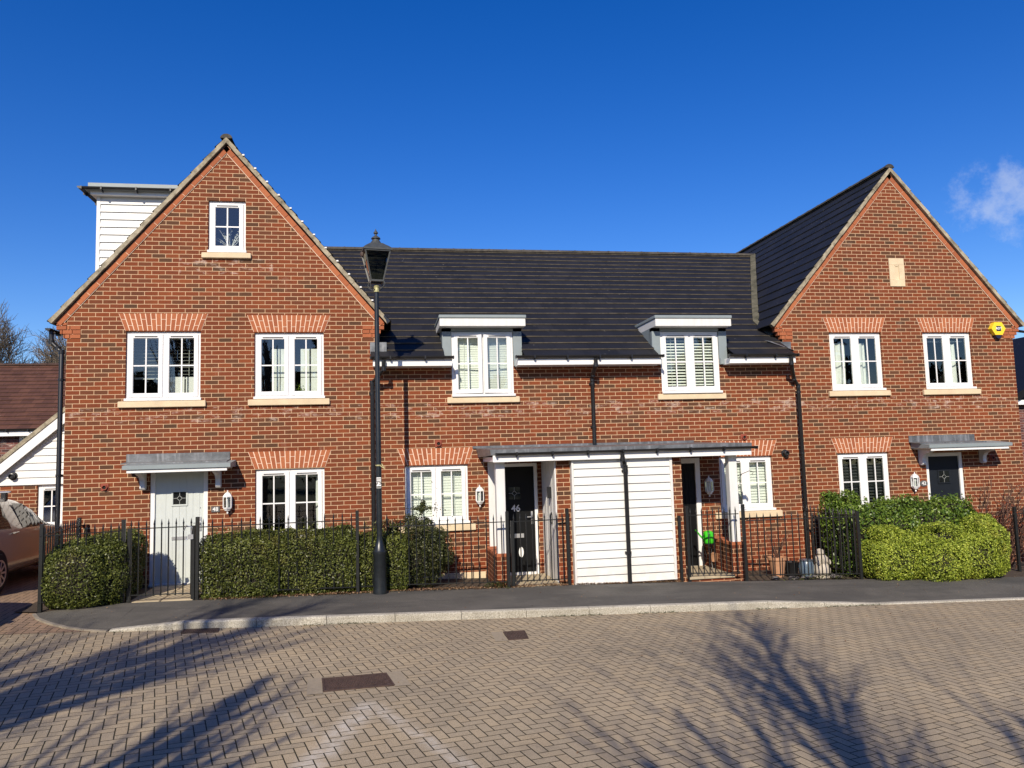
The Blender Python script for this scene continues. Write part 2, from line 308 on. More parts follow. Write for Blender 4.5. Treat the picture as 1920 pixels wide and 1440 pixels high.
# ------------------------------------------------------------------ mesh helpers
def rotz(a): return Matrix.Rotation(R(a), 3, 'Z')
class MB:
    def __init__(s): s.v = []; s.f = []; s.m = []; s.uv = {}
    def add(s, vs, fs, mi=0):
        o = len(s.v); s.v += [tuple(p) for p in vs]
        for f in fs: s.f.append(tuple(o+i for i in f)); s.m.append(mi)
        return s
    def quad(s, a, b, c, d, mi=0, uv=None):
        s.add([a, b, c, d], [(0, 1, 2, 3)], mi)
        if uv: s.uv[len(s.f)-1] = uv
        return s
    def box(s, x0, x1, y0, y1, z0, z1, mi=0, bev=0):
        if bev: return s.bbox(x0, x1, y0, y1, z0, z1, bev, mi)
        vs = [(x0, y0, z0), (x1, y0, z0), (x1, y1, z0), (x0, y1, z0), (x0, y0, z1), (x1, y0, z1), (x1, y1, z1), (x0, y1, z1)]
        return s.add(vs, [(0, 3, 2, 1), (4, 5, 6, 7), (0, 1, 5, 4), (1, 2, 6, 5), (2, 3, 7, 6), (3, 0, 4, 7)], mi)
    def bbox(s, x0, x1, y0, y1, z0, z1, b, mi=0):
        bm = bmesh.new(); bmesh.ops.create_cube(bm, size=1)
        for v in bm.verts: v.co = ((x0+x1)/2+v.co.x*(x1-x0), (y0+y1)/2+v.co.y*(y1-y0), (z0+z1)/2+v.co.z*(z1-z0))
        b = min(b, abs(x1-x0)*.45, abs(y1-y0)*.45, abs(z1-z0)*.45)
        bmesh.ops.bevel(bm, geom=bm.edges[:], offset=b, segments=1, affect='EDGES')
        bm.verts.index_update(); s.add([v.co[:] for v in bm.verts], [[v.index for v in f.verts] for f in bm.faces], mi); bm.free(); return s
    def prism(s, poly, axis, a, b, mi=0):
        # poly: 2-D points, extruded along axis from a to b ('x': (y,z)  'y': (x,z)  'z': (x,y))
        def P(p, t):
            if axis == 'x': return (t, p[0], p[1])
            if axis == 'y': return (p[0], t, p[1])
            return (p[0], p[1], t)
        n = len(poly); vs = [P(p, a) for p in poly]+[P(p, b) for p in poly]
        fs = [tuple(range(n))[::-1], tuple(range(n, 2*n))]+[(i, (i+1) % n, n+(i+1) % n, n+i) for i in range(n)]
        return s.add(vs, fs, mi)
    def bar(s, a, b, w, h=None, mi=0, up=(0, 0, 1)):
        a = Vector(a); b = Vector(b); h = h or w; d = (b-a).normalized(); up = Vector(up)
        if abs(d.dot(up)) > .95: up = Vector((0, 1, 0))
        r = d.cross(up).normalized()*w/2; u = r.cross(d).normalized()*h/2
        vs = [p+sx*r+sy*u for p in (a, b) for sx, sy in ((-1, -1), (1, -1), (1, 1), (-1, 1))]
        return s.add(vs, [(0, 1, 2, 3), (7, 6, 5, 4), (0, 4, 5, 1), (1, 5, 6, 2), (2, 6, 7, 3), (3, 7, 4, 0)], mi)
    def tube(s, pts, rad, n=8, mi=0, cap=True):
        pts = [Vector(p) for p in pts]; rad = rad if hasattr(rad, '__len__') else [rad]*len(pts)
        prev = None; base = len(s.v); rings = []
        for i, p in enumerate(pts):
            d = (pts[min(i+1, len(pts)-1)]-pts[max(i-1, 0)]).normalized()
            if prev is None: a = d.orthogonal().normalized()
            else: a = (prev-d*prev.dot(d)).normalized()
            prev = a; c = d.cross(a)
            rings.append([p+(a*math.cos(2*math.pi*k/n)+c*math.sin(2*math.pi*k/n))*rad[i] for k in range(n)])
        vs = [q for r in rings for q in r]; fs = []
        for i in range(len(pts)-1):
            for k in range(n): fs.append((i*n+k, i*n+(k+1) % n, (i+1)*n+(k+1) % n, (i+1)*n+k))
        if cap: fs += [tuple(range(n))[::-1], tuple(range((len(pts)-1)*n, len(pts)*n))]
        return s.add(vs, fs, mi)
    def lathe(s, prof, c=(0, 0, 0), n=16, mi=0, rot=0, sx=1, sy=1, caps=True):
        vs = []; fs = []
        for r, z in prof:
            for k in range(n):
                a = 2*math.pi*(k+.5)/n+R(rot); vs.append((c[0]+r*math.cos(a)*sx, c[1]+r*math.sin(a)*sy, c[2]+z))
        for i in range(len(prof)-1):
            for k in range(n): fs.append((i*n+k, i*n+(k+1) % n, (i+1)*n+(k+1) % n, (i+1)*n+k))
        if caps: fs += [tuple(range(n))[::-1], tuple(range((len(prof)-1)*n, len(prof)*n))]
        return s.add(vs, fs, mi)
    def build(s, name, mats, parent=None, smooth=False):
        me = bpy.data.meshes.new(name)
        org = Vector(parent['_o']) if parent is not None and '_o' in parent else Vector((0, 0, 0))
        me.from_pydata([(Vector(p)-org)[:] for p in s.v], [], s.f)
        mats = mats if isinstance(mats, (list, tuple)) else [mats]
        for m in mats: me.materials.append(m)
        me.polygons.foreach_set('material_index', s.m)
        if s.uv:
            L = me.uv_layers.new(name='UVMap')
            for fi, uv in s.uv.items():
                for li, q in zip(me.polygons[fi].loop_indices, uv): L.data[li].uv = q
        if smooth:
            me.polygons.foreach_set('use_smooth', [True]*len(me.polygons))
            me.set_sharp_from_angle(angle=R(38))
        me.update(); o = bpy.data.objects.new(name, me); COL.objects.link(o)
        if parent is not None:
            o.parent = parent; o['_o'] = list(org)
        else: o['_o'] = [0, 0, 0]
        return o
def thing(name, label, cat, loc=(0, 0, 0), group=None):
    o = bpy.data.objects.new(name, None); COL.objects.link(o); o.location = loc; o['_o'] = list(loc)
    o.empty_display_size = .2; o['label'] = label; o['category'] = cat
    if group: o['group'] = group
    return o
def tag(o, label, cat, group=None, kind=None):
    o['label'] = label; o['category'] = cat
    if group: o['group'] = group
    if kind: o['kind'] = kind
    return o
def struct(o, kind='structure'): o['kind'] = kind; return o
def copy_tree(o, dx, label):
    r = o.copy(); COL.objects.link(r); r.location = Vector(o.location)+Vector(dx); r['label'] = label
    for ch in list(o.children):
        c = ch.copy(); COL.objects.link(c); c.parent = r
        for q in list(ch.children): d = q.copy(); COL.objects.link(d); d.parent = c
    return r
def text(txt, size, loc, parent, name, mat, yoff=0, depth=.002, bold=.012):
    cu = bpy.data.curves.new(name+'_c', 'FONT'); cu.body = txt; cu.size = size; cu.align_x = 'CENTER'; cu.align_y = 'CENTER'; cu.extrude = depth; cu.offset = bold*size
    tmp = bpy.data.objects.new('tmp', cu); COL.objects.link(tmp)
    me = bpy.data.meshes.new_from_object(tmp); bpy.data.objects.remove(tmp)
    me.transform(Matrix.Rotation(R(90), 4, 'X')); org = Vector(parent['_o'])
    me.transform(Matrix.Translation(Vector(loc)-org)); me.materials.clear(); me.materials.append(mat)
    o = bpy.data.objects.new(name, me); COL.objects.link(o); o.parent = parent; o['_o'] = list(org); return o
# ------------------------------------------------------------------ building parts
def wall_with_holes(mb, outer, holes, y, depth, mi=0):
    """front wall sheet in the XZ plane at y, with rectangular openings and their reveals"""
    polys = [[Vector((p[0], p[1], 0)) for p in outer]]
    for (x0, x1, z0, z1) in holes: polys.append([Vector(q) for q in ((x0, z0, 0), (x0, z1, 0), (x1, z1, 0), (x1, z0, 0))])
    flat = [q for pl in polys for q in pl]
    tris = tessellate_polygon(polys)
    fs = []
    for t in tris:
        a, b, c = [flat[i] for i in t]
        n = (b-a).cross(c-a).z
        fs.append(tuple(t) if n > 0 else tuple(t[::-1]))
    mb.add([(p.x, y, p.y) for p in flat], fs, mi)
    for (x0, x1, z0, z1) in holes:
        a, b = y, y+depth
        mb.quad((x0, a, z0), (x0, b, z0), (x0, b, z1), (x0, a, z1), mi); mb.quad((x1, b, z0), (x1, a, z0), (x1, a, z1), (x1, b, z1), mi)
        mb.quad((x0, a, z1), (x0, b, z1), (x1, b, z1), (x1, a, z1), mi); mb.quad((x0, b, z0), (x0, a, z0), (x1, a, z0), (x1, b, z0), mi)

def window(par, x0, x1, z0, z1, y, sashes=2, opened=None, sill=True, sx=.10, sbot=None, cover=None, bars=(1, 1)):
    """white casement; par = house. Everything else hangs under the window frame part"""
    yf = y+.045; F = .055; fd = .07
    fr = MB(); w = x1-x0
    fr.box(x0, x0+F, yf, yf+fd, z0, z1, bev=.006); fr.box(x1-F, x1, yf, yf+fd, z0, z1, bev=.006)
    fr.box(x0+F, x1-F, yf, yf+fd, z1-F, z1, bev=.006); fr.box(x0+F, x1-F, yf, yf+fd, z0, z0+F, bev=.006)
    fr.box(x0-.01, x1+.02, y-.035, yf-.001, z0-.02, z0+.025, bev=.006)    # projecting cill of the frame
    cells = [(x0+F, x1-F)]
    if sashes == 2:
        m = (x0+x1)/2; fr.box(m-F/2, m+F/2, yf+.001, yf+fd-.001, z0+F, z1-F, bev=.004); cells = [(x0+F, m-F/2), (m+F/2, x1-F)]
    f = fr.build('window', M['white'], par)
    for k, (a, b) in enumerate(cells):
        S = .062; c0, c1 = z0+F, z1-F; ys = yf-.018
        sh = MB(); gl = MB(); o = .006
        sh.box(a-.012, a+S, ys, ys+.05, c0-.012, c1+.012, bev=.008); sh.box(b-S, b+.012, ys, ys+.05, c0-.012, c1+.012, bev=.008)
        sh.box(a+S-o, b-S+o, ys+.001, ys+.05, c0-.012, c0+S, bev=.008); sh.box(a+S-o, b-S+o, ys+.001, ys+.05, c1-S, c1+.012, bev=.008)
        ga, gb, gc, gd = a+S, b-S, c0+S, c1-S
        mx = (ga+gb)/2; mz = (gc+gd)/2
        if bars[0]: sh.box(mx-.011, mx+.011, ys+.012, ys+.03, gc-.002, gd+.002)
        if bars[1]: sh.box(ga-.002, gb+.002, ys+.013, ys+.029, mz-.011, mz+.011)
        sh.box(ga+.02, gb-.02, ys-.012, ys-.001, c1-.035, c1-.022, mi=1)          # trickle vent
        gl.quad((ga, ys+.021, gc), (gb, ys+.021, gc), (gb, ys+.021, gd), (ga, ys+.021, gd))
        if opened and opened[k]:
            hx = a if k == 0 else b; ang = opened[k]
            Mx = rotz(ang)
            for mbx in (sh, gl):
                piv = Vector((hx, ys, 0)); mbx.v = [tuple(Mx @ (Vector(p)-piv)+piv) for p in mbx.v]
        sh.build('sash', [M['white'], M['plate']], f); gl.build('glass', M['glass'], f)
    if sill:
        sb = MB(); bz = sbot if sbot is not None else z0-.145
        sb.box(x0-sx, x1+sx, y-.055, y+.10, bz, z0-.03, bev=.008); sb.prism([(y-.05, z0-.031), (y+.10, z0-.031), (y+.10, z0-.008), (y-.05, z0-.028)], 'x', x0-sx+.01, x1+sx-.01)
        sb.build('sill', M['stone'], f)
    if cover: cover(f, x0+F, x1-F, z0+F, z1-F, yf+fd)
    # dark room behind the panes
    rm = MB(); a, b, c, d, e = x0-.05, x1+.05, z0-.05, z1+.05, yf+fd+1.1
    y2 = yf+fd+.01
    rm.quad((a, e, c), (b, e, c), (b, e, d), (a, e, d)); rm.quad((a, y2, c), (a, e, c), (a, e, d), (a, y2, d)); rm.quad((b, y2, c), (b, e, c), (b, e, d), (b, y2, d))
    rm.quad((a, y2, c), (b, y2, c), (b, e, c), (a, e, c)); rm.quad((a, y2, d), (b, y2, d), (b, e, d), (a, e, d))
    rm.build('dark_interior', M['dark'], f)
    return f

def blind(mat, pitch=.05, tilt=35, lo=0., w=.042, off=.03):
    def c(f, x0, x1, z0, z1, y):
        m = MB(); z = z1-.05; zb = z0+(z1-z0)*lo
        ca, sa = math.cos(R(tilt))*w/2, math.sin(R(tilt))*w/2; yc = y+off+.03
        while z > zb:
            m.add([(x0, yc-ca, z-sa), (x1, yc-ca, z-sa), (x1, yc+ca, z+sa), (x0, yc+ca, z+sa), (x0, yc, z+.004), (x1, yc, z+.004)], [(0, 1, 5, 4), (4, 5, 2, 3)]); z -= pitch
        m.box(x0, x1, yc-.03, yc+.03, z1-.04, z1)
        if lo > 0: m.box(x0, x1, yc-.02, yc+.02, z-.02, z+.012)
        for t in (.18, .82): m.box(x0+(x1-x0)*t-.003, x0+(x1-x0)*t+.003, yc-.032, yc-.028, zb, z1)
        m.build('blind', mat, f)
    return c
def curtains(spans, mat='curtain', top=1.0):
    def c(f, x0, x1, z0, z1, y):
        for (a, b) in spans:
            m = MB(); n = max(8, int((b-a)*(x1-x0)/.018)); X = [x0+(x1-x0)*(a+(b-a)*i/n) for i in range(n+1)]
            rows = 7; ph = random.random()*6; vs = []
            for r in range(rows+1):
                tz = r/rows; z = z0-.03+(z1-z0)*top*tz
                for i, x in enumerate(X):
                    k = math.sin((x-x0)*46+ph+.8*math.sin((x-x0)*9+tz*2))*(.022+.012*(1-tz))
                    vs.append((x+.02*math.sin(tz*3+ph)*(1-tz), y+.07+k, z))
            fs = [(r*(n+1)+i, r*(n+1)+i+1, (r+1)*(n+1)+i+1, (r+1)*(n+1)+i) for r in range(rows) for i in range(n)]
            m.add(vs, fs); m.build('curtain', M[mat], f, smooth=True)
    return c
def both(*fs):
    def c(*a):
        for f in fs: f(*a)
    return c

def brick_arch(par, x0, x1, z0, y, h=.30, spread=.11):
    """flat arch of orange rubbed bricks in a splayed fan"""
    m = MB(); n = int(round((x1-x0+.04)/.075)); yb = y-.004
    a0, a1, b0, b1 = x0-.012, x1+.012, x0-spread-.012, x1+spread+.012
    m2 = MB(); m2.add([(a0, yb, z0), (a1, yb, z0), (b1, yb, z0+h), (b0, yb, z0+h)], [(0, 1, 2, 3)])
    m2.add([(a0, y+.10, z0), (a1, y+.10, z0), (a1, yb, z0), (a0, yb, z0)], [(0, 1, 2, 3)])
    for i in range(n):
        t0 = (i+.10)/n; t1 = (i+.90)/n
        cuts = [0, .31, 1] if i % 2 else [0, .67, 1]
        for c0, c1 in zip(cuts[:-1], cuts[1:]):
            za = c0+(.018 if c0 else 0.0); zb = c1-(.018 if c1 < 1 else .0)
            def P(t, s): return (a0+(a1-a0)*t)*(1-s)+(b0+(b1-b0)*t)*s
            q = [(P(t0, za), yb-.004, z0+h*za), (P(t1, za), yb-.004, z0+h*za), (P(t1, zb), yb-.004, z0+h*zb), (P(t0, zb), yb-.004, z0+h*zb)]
            m.add(q, [(0, 1, 2, 3)])
    o = m.build('brick_arch', M['arch'], par); m2.build('arch_mortar', M['mortar'], o)

def roof_courses(mb, O, e, s, Ls, lo, hi, gauge=.32, edge_mi=1, lift=.030, holes=(), hv=0):
    O = Vector(O); e = Vector(e).normalized(); s = Vector(s).normalized(); n = e.cross(s).normalized()
    if n.z < 0: n = -n
    v = 0
    while v < Ls-.02:
        w = min(v+gauge, Ls)
        j = random.uniform(-.002, .002)
        def P(u, q, h): return tuple(O+e*u+s*q+n*h)
        spans = [(lo(v), hi(v), lo(w), hi(w))]
        if v < hv:
            w = min(w, v+gauge)
            for (p, q) in holes:
                nx = []
                for (a0, b0, a1, b1) in spans:
                    if a0 < p < b0: nx += [(a0, p, a1, p), (q, b0, q, b1)]
                    else: nx.append((a0, b0, a1, b1))
                spans = nx
        for (a0, b0, a1, b1) in spans:
            if b0-a0 <= .02: continue
            segs = max(1, int((b0-a0)/1.1)); 
            hs = [lift+j+random.uniform(-.0035, .0035) for _ in range(segs+1)]
            for k in range(segs):
                t0, t1 = k/segs, (k+1)/segs
                u0, u1 = a0+(b0-a0)*t0, a0+(b0-a0)*t1; w0, w1 = a1+(b1-a1)*t0, a1+(b1-a1)*t1
                h0, h1 = hs[k], hs[k+1]
                mb.quad(P(u0, v, h0), P(u1, v, h1), P(w1, w+.02, .006), P(w0, w+.02, .006), 0, [(u0, v), (u1, v), (w1, w), (w0, w)])
                mb.quad(P(u0, v, h0-.017), P(u1, v, h1-.017), P(u1, v, h1), P(u0, v, h0), edge_mi, [(0, 0)]*4)
        v = w
    # solid backing under the courses
    xs = [lo(0)]+[q for h in holes for q in h]+[hi(0)]
    for a, b in zip(xs[::2], xs[1::2]):
        if holes: mb.quad(O+e*a+n*-.03, O+e*b+n*-.03, O+e*b+s*hv+n*-.03, O+e*a+s*hv+n*-.03, 0, [(0, 0)]*4)
    mb.quad(O+e*lo(hv)+s*hv+n*-.03, O+e*hi(hv)+s*hv+n*-.03, O+e*hi(Ls)+s*Ls+n*-.03, O+e*lo(Ls)+s*Ls+n*-.03, 0, [(0, 0)]*4)

def ridge_tiles(par, a, b, rad=.13, mat='ridge', seg=.45):
    a = Vector(a); b = Vector(b); L = (b-a).length; d = (b-a)/L; n = max(1, round(L/seg)); side = d.cross(Vector((0, 0, 1))).normalized()
    m = MB()
    for i in range(n):
        p = a+d*(L*i/n); q = a+d*(L*(i+1)/n+.02); r0, r1 = rad, rad*.93; vs = []
        for (c, r) in ((p, r0), (p+d*.035, r0), (p+d*.036, r1), (q, r1)):
            for k in range(9):
                t = math.pi*k/8; vs.append(c+side*math.cos(t)*r+Vector((0, 0, 1))*(math.sin(t)*r*.8-.03))
        fs = [(j*9+k, j*9+k+1, (j+1)*9+k+1, (j+1)*9+k) for j in range(3) for k in range(8)]+[tuple(range(9))[::-1], tuple(range(27, 36))]
        m.add(vs, fs)
    return m.build('ridge_tiles', M[mat], par, smooth=False)

def gutter(par, x0, x1, y, z, name='gutter', ax='x'):
    m = MB(); vs = []; n = 8; r = .045
    for x in (x0, x1):
        for k in range(n+1):
            t = math.pi+math.pi*k/n; vs.append((x, y+r*math.cos(t), z+r*math.sin(t)))
        for k in range(n+1):
            t = 2*math.pi-math.pi*k/n; vs.append((x, y+(r-.006)*math.cos(t), z+(r-.006)*math.sin(t)))
    N = 2*n+2; fs = [(k, (k+1) % N, N+(k+1) % N, N+k) for k in range(N)]+[tuple(range(n+1))[::-1], tuple(range(N, N+n+1))]
    m.add(vs, fs)
    for e_ in ((x0, x1) if ax == 'x' else ()): m.box(e_-.012, e_+.012, y-r-.006, y+r+.006, z-r-.006, z+.003)
    k = x0+.35
    while k < x1-.1: m.box(k-.012, k+.012, y-r-.006, y+r, z-r-.01, z+.008); m.box(k-.008, k+.008, y-.01, y+r+.03, z-r-.035, z-r); k += .62
    if ax == 'y':      # turned to run along Y: (x,y) swapped
        m.v = [(p[1], p[0], p[2]) for p in m.v]; m.f = [f[::-1] for f in m.f]
    return m.build(name, M['black'], par)
def downpipe(par, pts, clips=(), rad=.039, name='downpipe'):
    m = MB(); m.tube(pts, rad, 10)
    for z in clips:
        P = pts[-1]; m.lathe([(rad+.008, -.02), (rad+.008, .02)], (P[0], P[1], z), 10); m.box(P[0]-.055, P[0]+.055, P[1]+.012, P[1]+.05, z-.018, z+.018)
    for p in pts[1:-1]: m.lathe([(rad+.006, -.035), (rad+.006, .035)], p, 10)
    return m.build(name, M['black'], par, smooth=True)

def vent(par, x, z, y):
    m = MB(); m.box(x-.062, x+.062, y-.018, y+.01, z-.062, z+.062, bev=.004); m.lathe([(.045, 0), (.045, .035), (.032, .035), (.032, .0)], (0, 0, 0), 14)
    # turn the ring to face the street
    n0 = 8+16  # keep plate verts
    k = len(m.v)-14*4
    m.v[k:] = [(x+p[0], y-.016-p[2], z+p[1]) for p in m.v[k:]]
    mm = m.build('boiler_vent', M['terra'], par)
    d = MB(); d.lathe([(.031, 0), (.031, .006)], (0, 0, 0), 12); d.v = [(x+p[0], y-.022-p[2], z+p[1]) for p in d.v]; d.build('vent_hole', M['dark'], mm)
def flue(par, x, z, y, r=.075):
    m = MB(); m.lathe([(r, 0), (r, .02), (r*.7, .022), (r*.7, .10), (r*.5, .105), (r*.5, .07)], (0, 0, 0), 16); m.v = [(x+p[0], y-p[2], z+p[1]) for p in m.v]; m.f = [f[::-1] for f in m.f]
    m.build('flue', M['black'], par, smooth=True)

def wall_lantern(par, x, z, y):
    b = MB(); yc = y-.075
    b.lathe([(.012, .20), (.010, .17), (.022, .165), (.05, .145), (.072, .115), (.082, .10), (.082, .085)], (x, yc, z), 6)
    b.lathe([(.07, -.115), (.075, -.10), (.078, -.09)], (x, yc, z), 6); b.lathe([(.012, -.20), (.016, -.18), (.010, -.165), (.045, -.145), (.062, -.116)], (x, yc, z), 6)
    for k in range(6):
        a = 2*math.pi*(k+.5)/6; b.box(x+.074*math.cos(a)-.006, x+.074*math.cos(a)+.006, yc+.074*math.sin(a)-.006, yc+.074*math.sin(a)+.006, z-.095, z+.09)
    b.box(x-.045, x+.045, y-.02, y+.005, z-.1, z+.1, bev=.004); b.box(x-.02, x+.02, yc, y, z-.125, z-.10)
    o = b.build('wall_lantern', M['white'], par)
    c = MB(); c.lathe([(.066, -.09), (.068, .085)], (x, yc, z), 6); c.build('lantern_glass', M['glass'], o)
    c = MB(); c.lathe([(.016, -.09), (.016, .0), (.028, .02), (.026, .05), (.008, .07)], (x, yc, z), 8); c.build('bulb', M['sign'], o, smooth=True)

def diamond_light(par, x, z, y, w=.12, line=.006, frame=None, glass=True):
    """small leaded door light: cross with a diamond"""
    g2 = MB()
    if frame:
        fm = MB(); a = w+.03
        for bx in ((x-a, x+a, z+w, z+a), (x-a, x+a, z-a, z-w), (x-a, x-w, z-w, z+w), (x+w, x+a, z-w, z+w)): fm.box(bx[0], bx[1], y-.014, y+.004, bx[2], bx[3], bev=.005)
        o = fm.build('door_light', frame, par)
    else: o = par
    if glass: gm = MB(); gm.box(x-w, x+w, y-.004, y+.001, z-w, z+w); gm.build('light_glass', M['carglass'], o)
    s = w*.42; yy = y-.008
    for a, b in (((-s, 0), (0, s)), ((0, s), (s, 0)), ((s, 0), (0, -s)), ((0, -s), (-s, 0)), ((-w, 0), (-s, 0)), ((s, 0), (w, 0)), ((0, s), (0, w)), ((0, -s), (0, -w))):
        g2.bar((x+a[0], yy, z+a[1]), (x+b[0], yy, z+b[1]), line, .005, up=(0, 1, 0))
    g2.build('lead_came', M['leadcame'], o)

def door(par, x0, x1, z0, z1, y, mat, hand=1, F=.075, planks=True):
    """composite door leaf with frame; returns the leaf"""
    f = MB(); yf = y+.03
    f.box(x0, x0+F, yf, yf+.08, z0, z1, bev=.006); f.box(x1-F, x1, yf, yf+.08, z0, z1, bev=.006); f.box(x0+F, x1-F, yf, yf+.08, z1-F, z1, bev=.006)
    f.box(x0, x1, yf-.02, yf+.08, z0-.03, z0+.02)
    fo = f.build('door_frame', M['white'], par)
    d = MB(); a, b = x0+F-.005, x1-F+.005
    d.box(a, b, yf+.035, yf+.08, z0+.02, z1-F+.004)
    if planks:
        n = 6; w = (b-a-.14)/n
        for k in range(n): d.box(a+.07+k*w+.003, a+.07+(k+1)*w-.003, yf+.030, yf+.036, z0+.10, z1-F-.08, bev=.003)
    o = d.build('door', mat, par)
    h = MB(); hx = b-.06 if hand > 0 else a+.06; hz = z0+1.0
    h.box(hx-.018, hx+.018, yf+.018, yf+.032, hz-.12, hz+.12, bev=.004); h.tube([(hx, yf+.01, hz+.02), (hx, yf-.025, hz+.02), (hx-.10*hand, yf-.025, hz+.02)], .010, 8)
    h.build('door_handle', M['steel'], o, smooth=True)
    return o, yf+.03

def canopy(par, x0, x1, y, zt, out=.52, fx0=None, flx=None):
    """small lead-topped door canopy on scrolled brackets"""
    c = MB(); a, b = (flx or (x0, x1-.08))
    c.prism([(y-.002, zt-.26), (y-.002, zt-.145), (y-out, zt-.195), (y-out, zt-.26)], 'x', x0, x1)
    co = c.build('canopy', M['greypaint'], par)
    m = MB(); m.box(a, b, y-.022, y-.001, zt-.14, zt, bev=.004); m.prism([(y-.02, zt-.143), (y-.02, zt-.13), (y-out*.6, zt-.155), (y-out*.6, zt-.172)], 'x', a, b); m.build('lead_flashing', M['lead'], co)
    m = MB(); m.box(x0+.06, x1-.06, y-out+.03, y-out+.06, zt-.32, zt-.262, bev=.004); m.box(x0+.06, x1-.06, y-out+.06, y-.001, zt-.285, zt-.262); m.build('fascia', M['white'], co)
    for bx in (x0+.20, x1-.28):
        k = MB(); prof = [(0, 0), (-.36, 0), (-.36, -.05), (-.31, -.07), (-.24, -.08), (-.17, -.11), (-.12, -.17), (-.11, -.24), (-.12, -.29), (-.09, -.32), (-.05, -.32), (0, -.30)]
        k.prism([(y+p[0]*1.0-.001, zt-.29+p[1]) for p in prof][::-1], 'x', bx-.04, bx+.04); k.build('bracket', M['whitewood'], co)
    return co

def corbel(m, x, sgn, y, side_len=.225):
    """three stepped courses of orange bricks under the eaves; x = wall corner"""
    for k, ext in enumerate((.055, .11, .17)):
        z0 = 4.33+.075*k; z1 = z0+.066
        cuts = {0: (.0, .13), 1: (.0, .17), 2: (-.0, .10)}[k]
        inner = -.225
        edges = sorted({ext, cuts[1]-.10, inner, -.05 if k != 1 else -.09})
        for a, b in zip(edges[:-1], edges[1:]):
            xa, xb = x-sgn*0+sgn*a, x+sgn*b
            lo, hi = min(xa, xb)+.005, max(xa, xb)-.005
            if hi-lo > .01: m.box(lo, hi, y-.012, y+.11, z0, z1, bev=.003)
    m.box(min(x, x+sgn*.17), max(x, x+sgn*.17), y-.012, y+.11, 4.555, 4.60, bev=.003)

def gable_house(name, label, x0, x1, yf, depth, apex_z, brick, holes, zb, fall_roof_lo=None):
    xa = (x0+x1)/2; H = thing(name, label, 'house', (xa, yf, 0))
    ze = 4.60; ov = .17; slope = (apex_z-ze)/(xa-x0+ov)          # rake of the brickwork
    zc = lambda x: apex_z-slope*abs(x-xa)
    w = MB(); outer = [(x0, zb), (x1, zb), (x1, zc(x1)), (xa, apex_z), (x0, zc(x0))]
    wall_with_holes(w, outer, holes, yf, .16)
    w.quad((x0, yf+depth, zb), (x0, yf, zb), (x0, yf, zc(x0)), (x0, yf+depth, zc(x0))); w.quad((x1, yf, zb), (x1, yf+depth, zb), (x1, yf+depth, zc(x1)), (x1, yf, zc(x1)))
    w.add([(p[0], yf+depth, p[1]) for p in outer], [(4, 3, 2, 1, 0)])
    w.build('wall', brick, H)
    
    for xx, sg in ((x0, -1), (x1, 1)): cb = MB(); corbel(cb, xx, sg, yf); cb.build('corbel', M['arch'], H)
    # orange raking course under the verge
    rk = MB(); mo = MB(); L = math.hypot(xa-x0+ov, apex_z-ze); n = int(L/.235)
    for sg in (-1, 1):
        d = Vector((-sg, 0, slope)).normalized(); nrm = Vector((sg*slope, 0, 1)).normalized()
        A = Vector((xa+sg*(xa-x0+ov), yf, ze))
        for k in range(n):
            a = A+d*(L*k/n+.005); b = A+d*(L*(k+1)/n-.005); hh = .088
            vs = [p+nrm*(-hh if q else -.0)+Vector((0, -.022 if t else .02, 0)) for t in (1, 0) for (p, q) in ((a, 1), (b, 1), (b, 0), (a, 0))]
            rk.add(vs, [(0, 1, 2, 3), (7, 6, 5, 4), (0, 4, 5, 1), (1, 5, 6, 2), (2, 6, 7, 3), (3, 7, 4, 0)])
        a = A; b = A+d*L; vs = [a-nrm*.10, b-nrm*.10, b, a]; mo.add([p+Vector((0, -.012, 0)) for p in vs], [(0, 1, 2, 3)])
    ro = rk.build('raking_course', M['arch'], H); mo.build('mortar_bed', M['mortar'], ro)
    # roof
    rf = MB(); ex = xa-x0+.28; zr = apex_z+.13; ze2 = zr-slope*ex; Ls = math.hypot(ex, slope*ex); y0 = yf-.065
    for sg in (-1, 1):
        roof_courses(rf, (xa+sg*ex, y0, ze2), (0, 1, 0), (-sg*ex, 0, zr-ze2), Ls, lambda v: 0, lambda v: depth+.13)
    rf.build('roof', [M['slate'], M['slate_edge']], H)
    ridge_tiles(H, (xa, y0+.0, zr+.02), (xa, yf+depth+.05, zr+.02), .105)
    vg = MB()
    for sg in (-1, 1):
        d = Vector((-sg*ex, 0, zr-ze2)).normalized(); nrm = Vector((sg*(zr-ze2), 0, ex)).normalized(); A = Vector((xa+sg*ex, 0, ze2)); k = 0; v = 0.02
        while v < Ls-.05:
            w_ = min(v+.32, Ls); t0 = .062+random.uniform(-.004, .004)
            a, b = A+d*v, A+d*w_; yy = y0-.012+random.uniform(-.006, .006)
            top0, top1 = .014, .003
            vs = [a-nrm*t0, b-nrm*t0, b+nrm*top1, a+nrm*top0]
            vv = [Vector((p.x, yy, p.z)) for p in vs]+[Vector((p.x, y0+.10, p.z)) for p in vs]
            if sg > 0: vv = [vv[i] for i in (1, 0, 3, 2, 5, 4, 7, 6)]
            vg.add(vv, [(0, 1, 2, 3), (7, 6, 5, 4), (0, 4, 5, 1), (1, 5, 6, 2), (2, 6, 7, 3), (3, 7, 4, 0)])
            v = w_
    vg.build('verge', M['verge'], H)
    # eaves gutters along both sides
    return H, xa, slope, zr, ex, ze2

